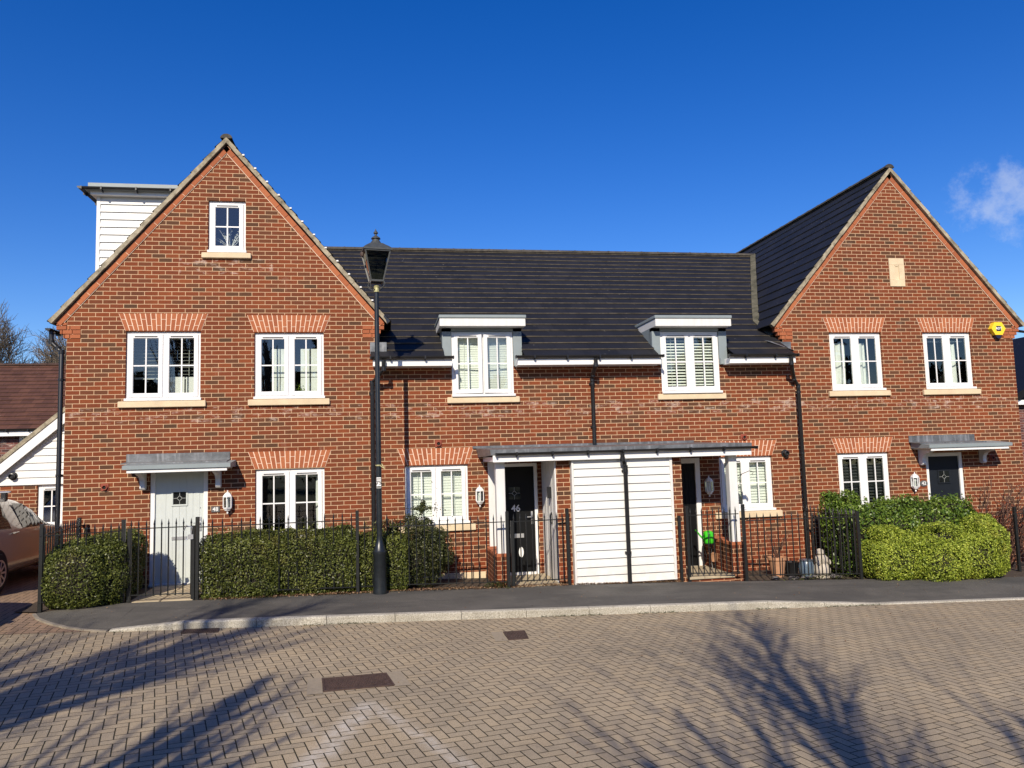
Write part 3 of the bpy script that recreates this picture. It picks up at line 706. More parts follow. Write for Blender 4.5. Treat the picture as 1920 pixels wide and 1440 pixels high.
# ================================================================== HOUSE 48 (left)
holes48 = [(.945, 2.175, 3.255, 4.45), (3.08, 4.28, 3.255, 4.425), (2.285, 2.925, 5.885, 6.82), (3.10, 4.28, .80, 2.0), (1.375, 2.315, .10, 2.10)]
H48, xa48, sl48, zr48, ex48, ze48 = gable_house('brick_house', 'tall brick gabled house 48 with duck egg blue front door', 0, 5.19, 0, 8.5, 7.84, M['brickL'], holes48, -.6)
def w48_cards(f, x0, x1, z0, z1, y):
    m = MB(); m.box(x0+.62, x0+.86, y+.10, y+.12, z0, z0+.36); m.box(x0+.88, x1, y+.12, y+.14, z0, z0+.36); m.build('white_carton', M['sign'], f)
window(H48, .945, 2.175, 3.255, 4.45, 0, sbot=3.12, cover=both(blind(M['blind'], .062, 4, .36, .05, .18), w48_cards))
def shutters(f, x0, x1, z0, z1, y):
    for a, b in ((.20, .46), (.66, .98)):
        m = MB(); xa_, xb_ = x0+(x1-x0)*a, x0+(x1-x0)*b; mid = (xa_+xb_)/2; zt = z0+(z1-z0)*.80; zm = z0+.33
        for (p, q) in ((xa_, mid-.008), (mid+.008, xb_)):
            for (r, s_) in ((z0, zm-.006), (zm+.006, zt)): m.box(p, q, y+.10, y+.12, r, s_)
        m.build('shutter', M['curtain'], f)
    m = MB()
    for k in range(46):
        c = Vector((x0+.68+random.gauss(0, .06), y+.04+random.random()*.05, z0+.06+abs(random.gauss(0, .06)))); d = Vector((random.gauss(0, 1), random.gauss(0, .5), random.gauss(.3, .6))).normalized()*.035; e = d.orthogonal().normalized()*.014
        m.add([c-e, c+d*.5-e*.2, c+d, c+e], [(0, 1, 2, 3)])
    m.build('windowsill_plant', M['laurel'], f)
window(H48, 3.08, 4.28, 3.255, 4.425, 0, sbot=3.12, cover=shutters)
def honesty(f, x0, x1, z0, z1, y):
    m = MB(); c = Vector(((x0+x1)/2+.03, y+.05, z0+.02))
    for k in range(17):
        a = random.uniform(-1.1, 1.1); L = random.uniform(.25, .52); tip = c+Vector((math.sin(a)*L*.75, random.uniform(-.02, .03), abs(math.cos(a))*L+.02)); mid = (c+tip)/2+Vector((0, 0, .03))
        m.tube([c, mid, tip], [.004, .003, .002], 4)
        for j in range(5):
            q = mid.lerp(tip, random.random())+Vector((random.gauss(0, .014), 0, random.gauss(0, .014))); m.lathe([(.001, -.010), (.010, 0), (.001, .010)], q, 5)
    m.build('dried_flowers', M['sign'], f)
window(H48, 2.285, 2.925, 5.885, 6.82, 0, sashes=1, sbot=5.76, cover=honesty)
def rcurt(f, x0, x1, z0, z1, y):
    curtains([(.90, .99)])(f, x0, x1, z0, z1, y); blind(M['blind'], .03, 0, .93, .02, .05)(f, x0, x1, z0, z1, y)
window(H48, 3.10, 4.28, .80, 2.0, 0, sill=True, cover=rcurt)
for (a, b, z) in ((.945, 2.175, 4.45), (3.08, 4.28, 4.425), (3.10, 4.28, 2.0)): brick_arch(H48, a, b, z+.012, 0)
d48, yd = door(H48, 1.375, 2.315, .10, 2.10, -.01, M['door48'])
diamond_light(d48, 1.845, 1.55, yd, .105, .008, M['door48'])
m = MB(); m.box(1.72, 1.97, yd-.012, yd, .84, .90, bev=.006); m.build('letterbox', M['steel'], d48)
m = MB(); m.lathe([(.008, 0), (.008, .012)], (0, 0, 0), 8); m.v = [(2.18+p[0], yd-p[2], 1.38+p[1]) for p in m.v]; m.build('door_lock', M['steel'], d48)
canopy(H48, 1.08, 2.78, 0, 2.325, flx=(.99, 2.68))
wall_lantern(H48, 2.655, 1.46, 0)
m = MB(); m.box(2.375, 2.515, -.016, .001, 1.29, 1.39, bev=.004); pl = m.build('number_plate', M['plate'], H48); text('48', .095, (2.445, -.019, 1.34), pl, 'digits', M['sign'])
vent(H48, .658, 1.777, 0)
gutter(H48, -.05, 8.4, -.285, 4.50, ax='y'); gutter(H48, 1.0, 8.4, 5.19+.285, 4.50, ax='y')
downpipe(H48, [(-.27, .06, 4.46), (-.26, .06, 4.27), (-.15, .04, 4.16), (-.085, .03, 4.10), (-.085, .03, .0)], (3.62, 2.0, .5))
m = MB(); v = .5
for k in range(12):
    px = xa48+.30+k*.205; pz = zr48-sl48*(px-xa48)+.035; m.box(px-.016, px+.020, -.10, -.045, pz-.020, pz+.004)
m.build('verge_clip', M['sign'], H48)
# dormer on the left slope
dz = 7.30; D = MB(); nb = 18
for k in range(nb):
    z0 = 4.62+k*.149; zz = min(z0+.149, dz)
    D.add([(-.03, 1.40-.026, z0), (2.3, 1.40-.026, z0), (2.3, 1.40, zz), (-.03, 1.40, zz), (-.03, 1.40, z0), (2.3, 1.40, z0)], [(0, 1, 2, 3), (4, 5, 1, 0)])
D.quad((-.03, 4.5, 4.62), (-.03, 1.40, 4.62), (-.03, 1.40, dz), (-.03, 4.5, dz)); D.box(-.045, .02, 1.375, 1.44, 4.62, dz)
do = D.build('dormer', M['board'], H48)
m = MB(); m.box(-.12, 2.3, 1.26, 4.6, dz-.0, dz+.07); m.build('fascia', M['white'], do)
m = MB(); m.box(-.20, 2.3, 1.20, 4.65, dz+.071, dz+.10); m.box(-.14, 2.3, 1.18, 4.6, dz+.10, dz+.20); m.build('flat_roof', M['greypaint'], do)
gutter(do, -.24, 1.5, 1.165, dz+.11); gutter(do, 1.12, 4.6, -.27, dz+.11, ax='y')

# ================================================================== HOUSE 42 (right)
YR = .35
holes42 = [(14.44, 15.625, 3.27, 4.46), (16.595, 17.745, 3.27, 4.46), (14.45, 15.60, .80, 1.965), (16.445, 17.31, -.15, 1.92)]
H42, xa42, sl42, zr42, ex42, ze42 = gable_house('brick_house', 'brick gabled house 42 with black door behind lime green hedge', 13.40, 18.76, YR, 8.8, 7.90, M['brickR'], holes42, -.9)
window(H42, 14.44, 15.625, 3.27, 4.46, YR, sbot=3.135, cover=curtains([(.0, .36), (.50, .80)], top=.9))
window(H42, 16.595, 17.745, 3.27, 4.46, YR, sbot=3.135, cover=both(curtains([(.52, .80)], top=.88), blind(M['blind'], .03, 0, .90, .02, .05)))
window(H42, 14.45, 15.60, .80, 1.965, YR, cover=blind(M['blindB'], .062, 38, 0, .062))
for (a, b, z) in ((14.44, 15.625, 4.46), (16.595, 17.745, 4.46), (14.45, 15.60, 1.965)): brick_arch(H42, a, b, z+.012, YR)
d42, yd = door(H42, 16.445, 17.31, -.15, 1.92, YR-.01, M['door42'], hand=-1, planks=False)
diamond_light(d42, 16.875, 1.42, yd, .115, .006, M['door42'])
m = MB(); m.box(16.83, 16.85, yd-.03, yd, .93, 1.02); m.build('door_knocker', M['steel'], d42)
canopy(H42, 16.12, 18.02, YR, 2.29, out=.56, flx=(16.08, 17.62))
wall_lantern(H42, 16.105, 1.34, YR)
m = MB(); m.lathe([(.10, 0), (.10, .012)], (0, 0, 0), 20, sx=1, sy=.62); m.v = [(16.35+p[0]*.9, YR-.002-p[2], 1.30+p[1]) for p in m.v]; m.f = [f[::-1] for f in m.f]; pl = m.build('number_plate', M['plate'], H42); text('42', .10, (16.35, YR-.018, 1.30), pl, 'digits', M['sign'])
vent(H42, 18.0, 1.784, YR)
# alarm box
m = MB(); ax_, az_ = 18.35, 4.53; r = .172
hexa = [(r*math.cos(R(60*k)), r*math.sin(R(60*k))) for k in range(6)]
m.prism([(ax_+p[0], az_+p[1]*.92) for p in hexa], 'y', YR-.10, YR-.0); ab = m.build('alarm_box', M['yellow'], H42)
m = MB(); m.prism([(ax_-.07, az_-.145), (ax_+.07, az_-.145), (ax_+.045, az_-.205), (ax_-.045, az_-.205)], 'y', YR-.09, YR); m.build('siren_base', M['navy'], ab)
m = MB(); m.box(ax_-.055, ax_+.055, YR-.104, YR-.100, az_-.055, az_+.055); m.build('logo_panel', M['navy'], ab)
text('ADT', .072, (ax_, YR-.107, az_), ab, 'logo_letters', M['sign'], bold=.03)
# date stone in the gable
m = MB(); px, pz = 16.10, 5.75; W_, Hh = .175, .305
m.box(px-W_, px+W_, YR-.02, YR+.02, pz+.16, pz+Hh, bev=.004); m.box(px-W_, px+W_, YR-.02, YR+.02, pz-Hh, pz-.16, bev=.004); m.box(px-W_, px-.05, YR-.02, YR+.02, pz-.16, pz+.16); m.box(px+.05, px+W_, YR-.02, YR+.02, pz-.16, pz+.16)
m.prism([(px-.05, pz+.16), (px+.05, pz+.16), (px+.03, pz+.13), (px-.02, pz+.13)], 'y', YR-.016, YR+.02); m.box(px-.051, px+.051, YR-.006, YR+.02, pz-.161, pz+.161)
m.build('stone_panel', M['stone'], H42)
gutter(H42, YR+.45, 9, 18.76+.285, 4.57, ax='y')
m = MB(); m.tube([(18.95, YR+.12, 4.52), (19.3, YR+.2, 4.5)], .03, 8); m.build('gutter_outlet', M['black'], H42, smooth=True)
# ================================================================== MIDDLE TERRACE 46 / 44
YM = .10
HM = thing('terraced_house', 'low brick middle houses 46 and 44 under one long slate roof', 'house', (9.3, YM, 0))
XL, XRr = 5.19, 13.46
holesM = [(6.59, 7.75, 3.245, 3.9), (10.67, 11.87, 3.245, 3.9), (5.69, 6.845, .93, 1.98), (11.765, 12.87, .93, 1.965), (7.43, 8.135, -.04, 1.97), (10.58, 11.35, -.10, 1.97)]
w = MB(); holesM2 = holesM[2:]
outer = [(XL, -.7), (XRr, -.7), (XRr, 3.9), (11.87, 3.9), (11.87, 3.245), (10.67, 3.245), (10.67, 3.9), (7.75, 3.9), (7.75, 3.245), (6.59, 3.245), (6.59, 3.9), (XL, 3.9)]
wall_with_holes(w, outer, holesM2, YM, .16)
for a, b in ((6.59, 7.75), (10.67, 11.87)):
    w.quad((a, YM, 3.245), (a, YM+.16, 3.245), (a, YM+.16, 3.9), (a, YM, 3.9)); w.quad((b, YM+.16, 3.245), (b, YM, 3.245), (b, YM, 3.9), (b, YM+.16, 3.9)); w.quad((a, YM+.16, 3.245), (a, YM, 3.245), (b, YM, 3.245), (b, YM+.16, 3.245))
w.quad((XRr, YM, -.7), (XRr, YR, -.7), (XRr, YR, 3.9), (XRr, YM, 3.9)); w2 = MB(); w2.quad((XL, 8, -.7), (XRr, 8, -.7), (XRr, 8, 5), (XL, 8, 5)); w2.build('rear_wall', M['brickM'], HM)
w.build('wall', M['brickM'], HM)
# roof with valleys against both gables
sM = .61; ze = 3.915; ye = -.26; zrM = 7.46; yrM = ye+(zrM-ze)/sM; LsM = math.hypot(yrM-ye, zrM-ze); kz = (zrM-ze)/LsM
zrL, zrR = zr48+.0, zr42+.0
def loM(v):
    z = ze+v*kz; xv = xa48+(zrL-z)/sl48
    return (5.11 if z < 4.72 else max(2.0, xv-.15))
def hiM(v):
    z = ze+v*kz; xv = xa42-(zrR-z)/sl42
    return (13.31-.0*v if z < 4.66 else xv+.0)
rf = MB()
for (lo_, hi_, a, b) in ((5.11, None, 0, 0),):
    roof_courses(rf, (0, ye, ze), (1, 0, 0), (0, yrM-ye, zrM-ze), LsM, loM, hiM, holes=((6.43, 7.91), (10.51, 12.03)), hv=.96)
# cut-outs are hidden by the dormers standing proud of the tiles
rf.build('roof', [M['slate'], M['slate_edge']], HM)
bk = MB(); bk.quad((2, yrM, zrM), (16, yrM, zrM), (16, 12, 4), (2, 12, 4), 0, [(0, 0)]*4); bk.build('rear_roof', M['slate'], HM)
ridge_tiles(HM, (3.0, yrM, zrM+.03), (15.55, yrM, zrM+.03), .11, seg=.46)
# mossy valley strip by house 42
vs_ = MB(); pts = []
for k in range(15):
    t = .135+.865*k/14; v = LsM*t; z = ze+v*kz; y = ye+(yrM-ye)*t; x = hiM(v)-.02; pts.append((x+random.uniform(-.012, .012), y-.02, z+.06))
for a, b in zip(pts[:-1], pts[1:]):
    wv = .085
    vs_.add([(a[0]-wv, a[1], a[2]-.02), (a[0]+wv*.8, a[1], a[2]+.03), (b[0]+wv*.8, b[1], b[2]+.03), (b[0]-wv, b[1], b[2]-.02), (a[0]-wv, a[1], a[2]-.08), (b[0]-wv, b[1], b[2]-.08)], [(0, 1, 2, 3), (4, 0, 3, 5)])
vs_.build('valley_mortar', edge_mat('mossy_valley', (.030, .030, .014), (.12, .11, .075)), HM)
# eaves: fascia, soffit, gutters
for i, (a, b) in enumerate(((5.15, 6.57), (7.78, 10.56), (11.95, 13.33))):
    m = MB(); m.box(a, b, -.225, -.20, 3.775, 3.92, bev=.003); m.box(a, b, -.20, YM-.002, 3.775, 3.79); m.box(a, a+.02, -.20, YM, 3.79, 3.885); m.box(b-.02, b, -.20, YM, 3.79, 3.885); m.build('fascia', M['white'], HM)
    gutter(HM, a-.04, b+.02, -.272, 3.945)
downpipe(HM, [(5.34, -.285, 3.88), (5.34, -.28, 3.72), (5.22, -.12, 3.58), (5.13, -.05, 3.50), (5.13, -.05, .1)], (3.3, 1.6))
downpipe(HM, [(9.25, -.285, 3.88), (9.25, -.28, 3.76), (9.26, -.02, 3.60), (9.26, YM-.05, 3.52), (9.26, YM-.05, 2.30)], (3.44, 2.62))
downpipe(HM, [(13.20, -.285, 3.88), (13.20, -.28, 3.76), (13.38, -.02, 3.48), (13.52, .08, 3.34), (13.52, .08, -.2)], (3.22, 2.0, .9))
# lead flashings where the eaves meet the gables
m = MB(); m.box(5.10, 5.40, -.028, -.001, 4.02, 4.24, bev=.004); m.build('lead_flashing', M['lead'], HM); m = MB(); m.box(13.34, 13.56, YR-.03, YR-.001, 4.02, 4.27, bev=.004)
m.add([(13.1, .25, 4.27), (13.45, .30, 4.02), (13.40, -.1, 4.03), (12.95, .3, 4.31)], [(0, 3, 2, 1)]); m.build('lead_flashing', M['lead'], HM)
# half dormers with their windows
def half_dormer(x0, x1, wx0, wx1, cover, opened=None):
    f = window(HM, wx0, wx1, 3.245, 4.445, YM-.05, opened=opened, sill=False, cover=cover)
    sb = MB(); sb.box(wx0-.10, wx1+.10, YM-.055, YM+.10, 3.11, 3.215, bev=.008); sb.prism([(YM-.05, 3.214), (YM+.10, 3.214), (YM+.10, 3.238), (YM-.05, 3.22)], 'x', wx0-.09, wx1+.09); sb.build('sill', M['stone'], f)
    c = MB(); yb = 1.3; y0 = YM-.03
    c.box(wx0-.17, wx0-.005, y0, y0+.12, 3.90, 4.52); c.box(wx1+.005, wx1+.17, y0, y0+.12, 3.90, 4.52); c.box(wx0-.17, wx1+.17, y0, y0+.12, 4.45, 4.52)
    c.quad((wx0-.17, yb, 3.9), (wx0-.17, y0+.1, 3.9), (wx0-.17, y0+.1, 4.52), (wx0-.17, yb, 4.52)); c.quad((wx1+.17, y0+.1, 3.9), (wx1+.17, yb, 3.9), (wx1+.17, yb, 4.52), (wx1+.17, y0+.1, 4.52))
    c.prism([(wx0-.17, 3.79), (wx0-.005, 3.79), (wx0-.005, 3.90), (wx0-.17, 3.90)], 'y', y0-.06, y0+.1); c.prism([(wx1+.005, 3.79), (wx1+.17, 3.79), (wx1+.17, 3.90), (wx1+.005, 3.90)], 'y', y0-.06, y0+.1)
    d = c.build('dormer', M['greypaint'], HM)
    r = MB(); yo = -.16; r.box(x0, x1, yo, yb, 4.515, 4.66, bev=.004); r.build('fascia', M['whitewood'], d)
    r = MB(); r.box(x0-.015, x1+.015, yo-.02, yb+.2, 4.663, 4.725, bev=.01); r.build('flat_roof', M['greypaint'], d)
half_dormer(6.36, 7.96, 6.59, 7.75, blind(M['blind'], .045, 74, 0, .049), opened=(-6, 6))
half_dormer(10.50, 12.05, 10.67, 11.87, blind(M['blind'], .058, 40, 0, .058))
window(HM, 5.69, 6.845, .93, 1.98, YM, sx=.12, cover=blind(M['blind'], .05, 74, 0, .055))
window(HM, 11.765, 12.87, .93, 1.965, YM, sx=.14, cover=blind(M['blind'], .055, 66, 0, .060))
brick_arch(HM, 5.69, 6.845, 1.992, YM); brick_arch(HM, 11.765, 12.87, 1.977, YM)
d46, yd = door(HM, 7.43, 8.135, -.04, 1.97, YM-.06, M['door46'], planks=False, F=.06)
diamond_light(d46, 7.70, 1.42, yd, .11, .007, None, True)
text('46', .17, (7.72, yd-.004, 1.14), d46, 'digits', M['sign'])
m = MB(); m.box(7.60, 7.86, yd-.014, yd, .60, .68, bev=.006); m.build('letterbox', M['steel'], d46)
m = MB(); m.lathe([(.045, 0), (.045, .004)], (0, 0, 0), 16); m.v = [(7.80+p[0], yd-.002-p[2], .34+p[1]*2.1) for p in m.v]; m.f = [f[::-1] for f in m.f]; m.build('white_patch', M['sign'], d46)
d44, yd = door(HM, 10.58, 11.35, -.10, 1.97, YM-.06, M['door46'], hand=-1, F=.10)
wall_lantern(HM, 7.045, 1.40, YM); wall_lantern(HM, 11.50, 1.42, YM)
vent(HM, 6.314, 2.372, YM); vent(HM, 12.301, 2.344, YM); flue(HM, 13.15, 2.007, YM)
# shared porch: bay store between the two doors, long lead canopy, posts and dwarf walls
PZ = 2.02
m = MB()
wall = MB()
wall.box(8.25, 8.495, -1.03, -.80, -.5, PZ, mi=0); wall.box(10.325, 10.53, -1.03, YM, -.5, PZ, mi=0); wall.box(8.30, 8.50, -.80, YM, -.5, PZ); wall.box(8.5, 10.32, -1.00, YM, -.5, -.06)
bay = wall.build('store', M['brickM'], HM)
b = MB(); nb = 15; h = 2.10/nb
for k in range(nb):
    z0 = -.10+k*h; j = random.uniform(-.0015, .0015); b.add([(8.53, -1.134, z0+j), (10.28, -1.134, z0-j), (10.28, -1.106, z0+h), (8.53, -1.106, z0+h), (8.53, -1.10, z0), (10.28, -1.10, z0)], [(0, 1, 2, 3), (4, 5, 1, 0)])
b.box(8.50, 8.535, -1.14, -1.0, -.10, PZ); b.box(10.275, 10.32, -1.14, -1.0, -.10, PZ); b.box(8.535, 10.275, -1.10, -1.03, -.10, PZ)
b.build('weatherboarding', M['board'], bay)
b = MB(); n = 9; L = .80+YM
for k in range(n): b.box(8.225+.004*(k % 2), 8.25, -1.02+k*(1.12/n)+.003, -1.02+(k+1)*(1.12/n)-.003, -.06, PZ-.02)
b.box(8.236, 8.249, -1.02, .1, -.06, PZ); b.build('side_panelling', M['whitewood'], bay)
b = MB(); b.box(8.15, 8.226, -.72, -.70, 1.35, 1.55); b.tube([(8.19, -.71, .62+.10*math.cos(t))  if 0 else (8.215, -.72+.06*math.cos(t), 1.0+.10*math.sin(t)) for t in [i*.52 for i in range(13)]], .007, 6); b.build('coiled_hook', M['black'], bay)
# canopy
c = MB(); yb_ = YM-.002; c.add([(7.04, yb_, 2.10), (11.42, yb_, 2.10), (11.80, -1.22, 2.13), (7.10, -1.22, 2.13), (7.0, yb_, 2.27), (11.38, yb_, 2.27), (11.80, -1.22, 2.225), (7.08, -1.22, 2.225)], [(0, 1, 2, 3), (4, 7, 6, 5), (0, 4, 5, 1), (1, 5, 6, 2), (2, 6, 7, 3), (3, 7, 4, 0)]); cn = c.build('porch_roof', M['lead'], HM)
m = MB(); m.box(6.94, 11.26, YM-.022, YM-.001, 2.265, 2.31, bev=.004); m.build('lead_flashing', M['lead'], cn)
m = MB(); m.box(7.13, 11.79, -1.215, -1.185, PZ-.01, 2.128, bev=.004); m.box(7.13, 7.155, -1.185, YM, PZ, 2.099); m.box(11.40, 11.43, -1.185, YM, PZ, 2.099); m.box(7.155, 11.76, -1.17, YM-.002, PZ+.03, PZ+.05)
m.build('fascia', M['white'], cn)
gutter(cn, 7.18, 11.86, -1.262, 2.165)
downpipe(HM, [(9.38, -1.265, 2.10), (9.38, -1.265, 2.0), (9.43, -1.19, 1.92), (9.45, -1.175, 1.86), (9.45, -1.175, -.16)], (1.80, .40))
for (x, s_) in ((7.275, 1), (11.50, -1)):
    m = MB(); m.box(x-.078, x+.078, -1.05, -.895, .47, PZ, bev=.008); m.build('porch_post', M['whitewood'], HM)
    if s_ > 0: m = MB(); m.box(x-.06, x+.06, YM-.05, YM-.001, .47, PZ, bev=.004); m.build('wall_post', M['whitewood'], HM)
    m = MB(); m.box(x-.115, x+.115, -1.08, YM-.003, -.6, .42); dw = m.build('dwarf_wall', M['brickM'], HM)
    m = MB(); k = -1.09
    while k < YM-.06: m.box(x-.125, x+.125, k+.004, k+.071, .42, .475, bev=.004); k += .075
    m.build('brick_coping', M['arch'], dw)
m = MB(); m.box(5.75, 7.13, YM-.03, YM-.002, -.7, .03, bev=.004); m.box(11.64, 12.16, YM-.04, YM-.002, -.6, .17, bev=.004); m.build('rendered_plinth', M['stone'], HM)
m = MB(); m.box(7.40, 8.24, -1.10, YM-.01, -.5, -.062); m.build('porch_floor', M['slab'], HM)
m = MB(); m.box(10.54, 11.39, -1.12, YM-.01, -.6, -.125); sp = m.build('entrance_step', M['brickM'], HM)
m = MB(); x = 10.54
for k in range(3): m.box(x+.003, x+.28, -1.15, YM-.02, -.124, -.078, bev=.006); x += .283
m.build('step_slab', M['slab'], sp)
# hanging basket bracket on post 44
m = MB(); m.tube([(11.58, -.97, 1.62), (11.68, -.97, 1.66), (11.85, -.97, 1.72), (11.93, -.97, 1.70), (11.90, -.97, 1.66)], .006, 6); m.tube([(11.585, -.97, 1.42), (11.66, -.97, 1.50), (11.64, -.97, 1.60), (11.70, -.97, 1.66)], .006, 6); m.build('basket_bracket', M['black'], HM)
# ================================================================== ground, road, pavement
def sheet(name, poly, mat, dz, sub=None, parent=None):
    m = MB(); polys = [[Vector((p[0], p[1], 0)) for p in poly]]
    tr = tessellate_polygon(polys); vs = [(p[0], p[1], g(p[0])+dz) for p in poly]
    fs = []
    for t in tr:
        a, b, c = [Vector(vs[i]) for i in t]; fs.append(tuple(t) if (b-a).cross(c-a).z > 0 else tuple(t[::-1]))
    m.add(vs, fs); return struct(m.build(name, mat, parent))
sheet('ground', [(-300, -300), (300, -300), (300, 300), (-300, 300)], M['grass'], -.16)
sheet('road', [(-60, -26), (80, -26), (80, -3.0), (-60, -3.0)], M['pavers'], -.10)
backY = [(.42, -1.98), (1.48, -1.62), (2.5, -1.55), (4.9, -1.37), (5.3, -1.27), (7.3, -1.25), (8.45, -1.12), (8.5, -1.15), (10.33, -1.15), (10.45, -1.17), (11.45, -1.27), (13.6, -1.42), (16.3, -1.65), (19, -1.7), (40, -1.7)]
frontc = [(1.75, -3.13), (1.45, -3.05), (1.15, -2.88), (.85, -2.62), (.6, -2.34), (.42, -2.02)]
def kh(x):
    if x < 3.0: return -.092+.092*max(0, min(1, (x-1.70)/1.1))**.8
    if x > 11.2: return -.086*max(0, min(1, (x-11.2)/1.4))
    return 0
fx = [p[0] for p in frontc][::-1]; fy = [p[1] for p in frontc][::-1]; bx = [p[0] for p in backY]; by = [p[1] for p in backY]
xs = sorted(set([.43+i*.12 for i in range(12)]+[1.75+i*.25 for i in range(154)]))
pm = MB(); vs = []; NR = 6
for x in xs:
    yb = float(np.interp(x, bx, by)); yf_ = float(np.interp(x, fx, fy)) if x < 1.75 else -3.06
    for j in range(NR+1):
        t = j/NR; y = yf_*(1-t)+yb*t
        drop = kh(x) if x >= 1.75 else -.095+.045*(1.75-x)/1.3
        vs.append((x, y, g(x)+drop*max(0, 1-(y-yf_)/(.9 if x > 5 else 1.1))**1.3))
pm.add(vs, [(i*(NR+1)+j, (i+1)*(NR+1)+j, (i+1)*(NR+1)+j+1, i*(NR+1)+j+1) for i in range(len(xs)-1) for j in range(NR)])
struct(pm.build('pavement', M['asphalt']))
sheet('garden_bed', [(.1, .6), (.1, -1.9)]+backY+[(40, .6)], M['soil'], -.03)
dm = MB(); dxs = [-9+i*.5 for i in range(20)]+[.6, .85, 1.1, 1.3, 1.5, 1.75]; vs = []
dys = [-3.1, -2.8, -2.5, -2.2, -1.9, -1.6, 0, 4, 9]
for x in dxs:
    for y in dys: vs.append((x, y, g(x)-.096+.055*max(0, min(1, (y+3.1)/1.4))))
dm.add(vs, [(i*9+j, (i+1)*9+j, (i+1)*9+j+1, i*9+j+1) for i in range(len(dxs)-1) for j in range(8) if not (dxs[i] >= .1 and dys[j+1] > -1.5)])
struct(dm.build('driveway', M['drive']))
# kerb stones
kb = MB(); x = 1.78; L = .915
while x < 30:
    x1 = x+L; a, b = x+.004, x1-.004; y0, y1 = -3.17+random.uniform(-.004, .004), -3.055
    za, zb_ = g(a)+kh(a)+.005, g(b)+kh(b)+.005; bv = .02
    P = lambda X, z: [(X, y1, z-.3), (X, y0, z-.3), (X, y0, z-bv), (X, y0+bv*.5, z-bv*.3), (X, y0+bv, z), (X, y1, z)]
    vs = P(a, za)+P(b, zb_); kb.add(vs, [(i, (i+1) % 6, 6+(i+1) % 6, 6+i) for i in range(6)]+[tuple(range(6))[::-1], tuple(range(6, 12))])
    x = x1
struct(kb.build('kerb', M['kerb']))
ed = MB()
def ez(p): return g(p[0])-.095+.045*(1.75-p[0])/1.3
for a, b in zip(frontc[:-1], frontc[1:]):
    A = Vector((a[0], a[1], ez(a))); B = Vector((b[0], b[1], ez(b))); n = (B-A).cross(Vector((0, 0, 1))).normalized()*.024; z = Vector((0, 0, 1))
    ed.add([A-n-z*.1, B-n-z*.1, B+n-z*.1, A+n-z*.1, A-n+z*.010, B-n+z*.010, B+n+z*.010, A+n+z*.010], [(0, 1, 2, 3), (4, 7, 6, 5), (0, 4, 5, 1), (1, 5, 6, 2), (2, 6, 7, 3), (3, 7, 4, 0)])
struct(ed.build('path_edging', M['edging']))
m = MB()
for k in range(3):
    for j in range(2): m.box(1.50+j*.48, 1.96+j*.48, -1.55+k*.52, -1.06+k*.52, -.2, g(1.7)+.0-.0*k, bev=.01)
struct(m.build('garden_path', M['slab']))
# ironwork in the road
def cover(quad, label, cx, name='manhole_cover', rows=7, colsn=22, dz=-.096):
    m = MB(); A, B, C_, D_ = [Vector((p[0], p[1], g(p[0])+dz)) for p in quad]
    def P(u, v, h): return A.lerp(B, u).lerp(D_.lerp(C_, u), v)+Vector((0, 0, h))
    def slab(u0, u1, v0, v1, h0, h1): m.add([P(u0, v0, h0), P(u1, v0, h0), P(u1, v1, h0), P(u0, v1, h0), P(u0, v0, h1), P(u1, v0, h1), P(u1, v1, h1), P(u0, v1, h1)], [(0, 3, 2, 1), (4, 5, 6, 7), (0, 1, 5, 4), (1, 2, 6, 5), (2, 3, 7, 6), (3, 0, 4, 7)])
    slab(0, 1, 0, 1, -.05, .0)
    for r in ((0, 1, 0, .05), (0, 1, .95, 1), (0, .03, .05, .95), (.97, 1, .05, .95)): slab(*r, .0005, .008)
    for i in range(colsn):
        for j in range(rows):
            u = .08+(i+.5*(j % 2))*.84/colsn; v = .12+j*.78/rows; slab(u, u+.5*.84/colsn, v, v+.5*.78/rows, .0005, .006)
    o = m.build(name, M['rust']); tag(o, label, cx)
    f = MB(); 
    return o
cover([(4.66, -5.83), (5.31, -5.73), (5.39, -6.18), (4.71, -6.28)], 'rusty rectangular inspection cover in the middle of the block paving', 'manhole cover')
cover([(6.80, -4.05), (7.09, -4.01), (7.06, -4.45), (6.80, -4.49)], 'small mossy square cover near the kerb below the lamp post', 'manhole cover', 'drain_cover', 6, 6)
cover([(2.70, -3.20), (3.15, -3.19), (3.18, -3.42), (2.73, -3.43)], 'narrow rusty gully grate against the kerb on the left', 'drain', 'gully_grate', 3, 14)
for (q, nm) in ((((4.52, -5.80), (4.66, -5.78), (4.71, -6.34), (4.56, -6.36)), 0), (((5.31, -5.70), (5.46, -5.68), (5.55, -6.20), (5.39, -6.22)), 0), (((6.64, -4.03), (6.79, -4.01), (6.79, -4.53), (6.63, -4.55)), 0)):
    m = MB(); m.add([(p[0], p[1], g(p[0])-.094) for p in q], [(0, 3, 2, 1)]); struct(m.build('cover_surround', M['surround']))
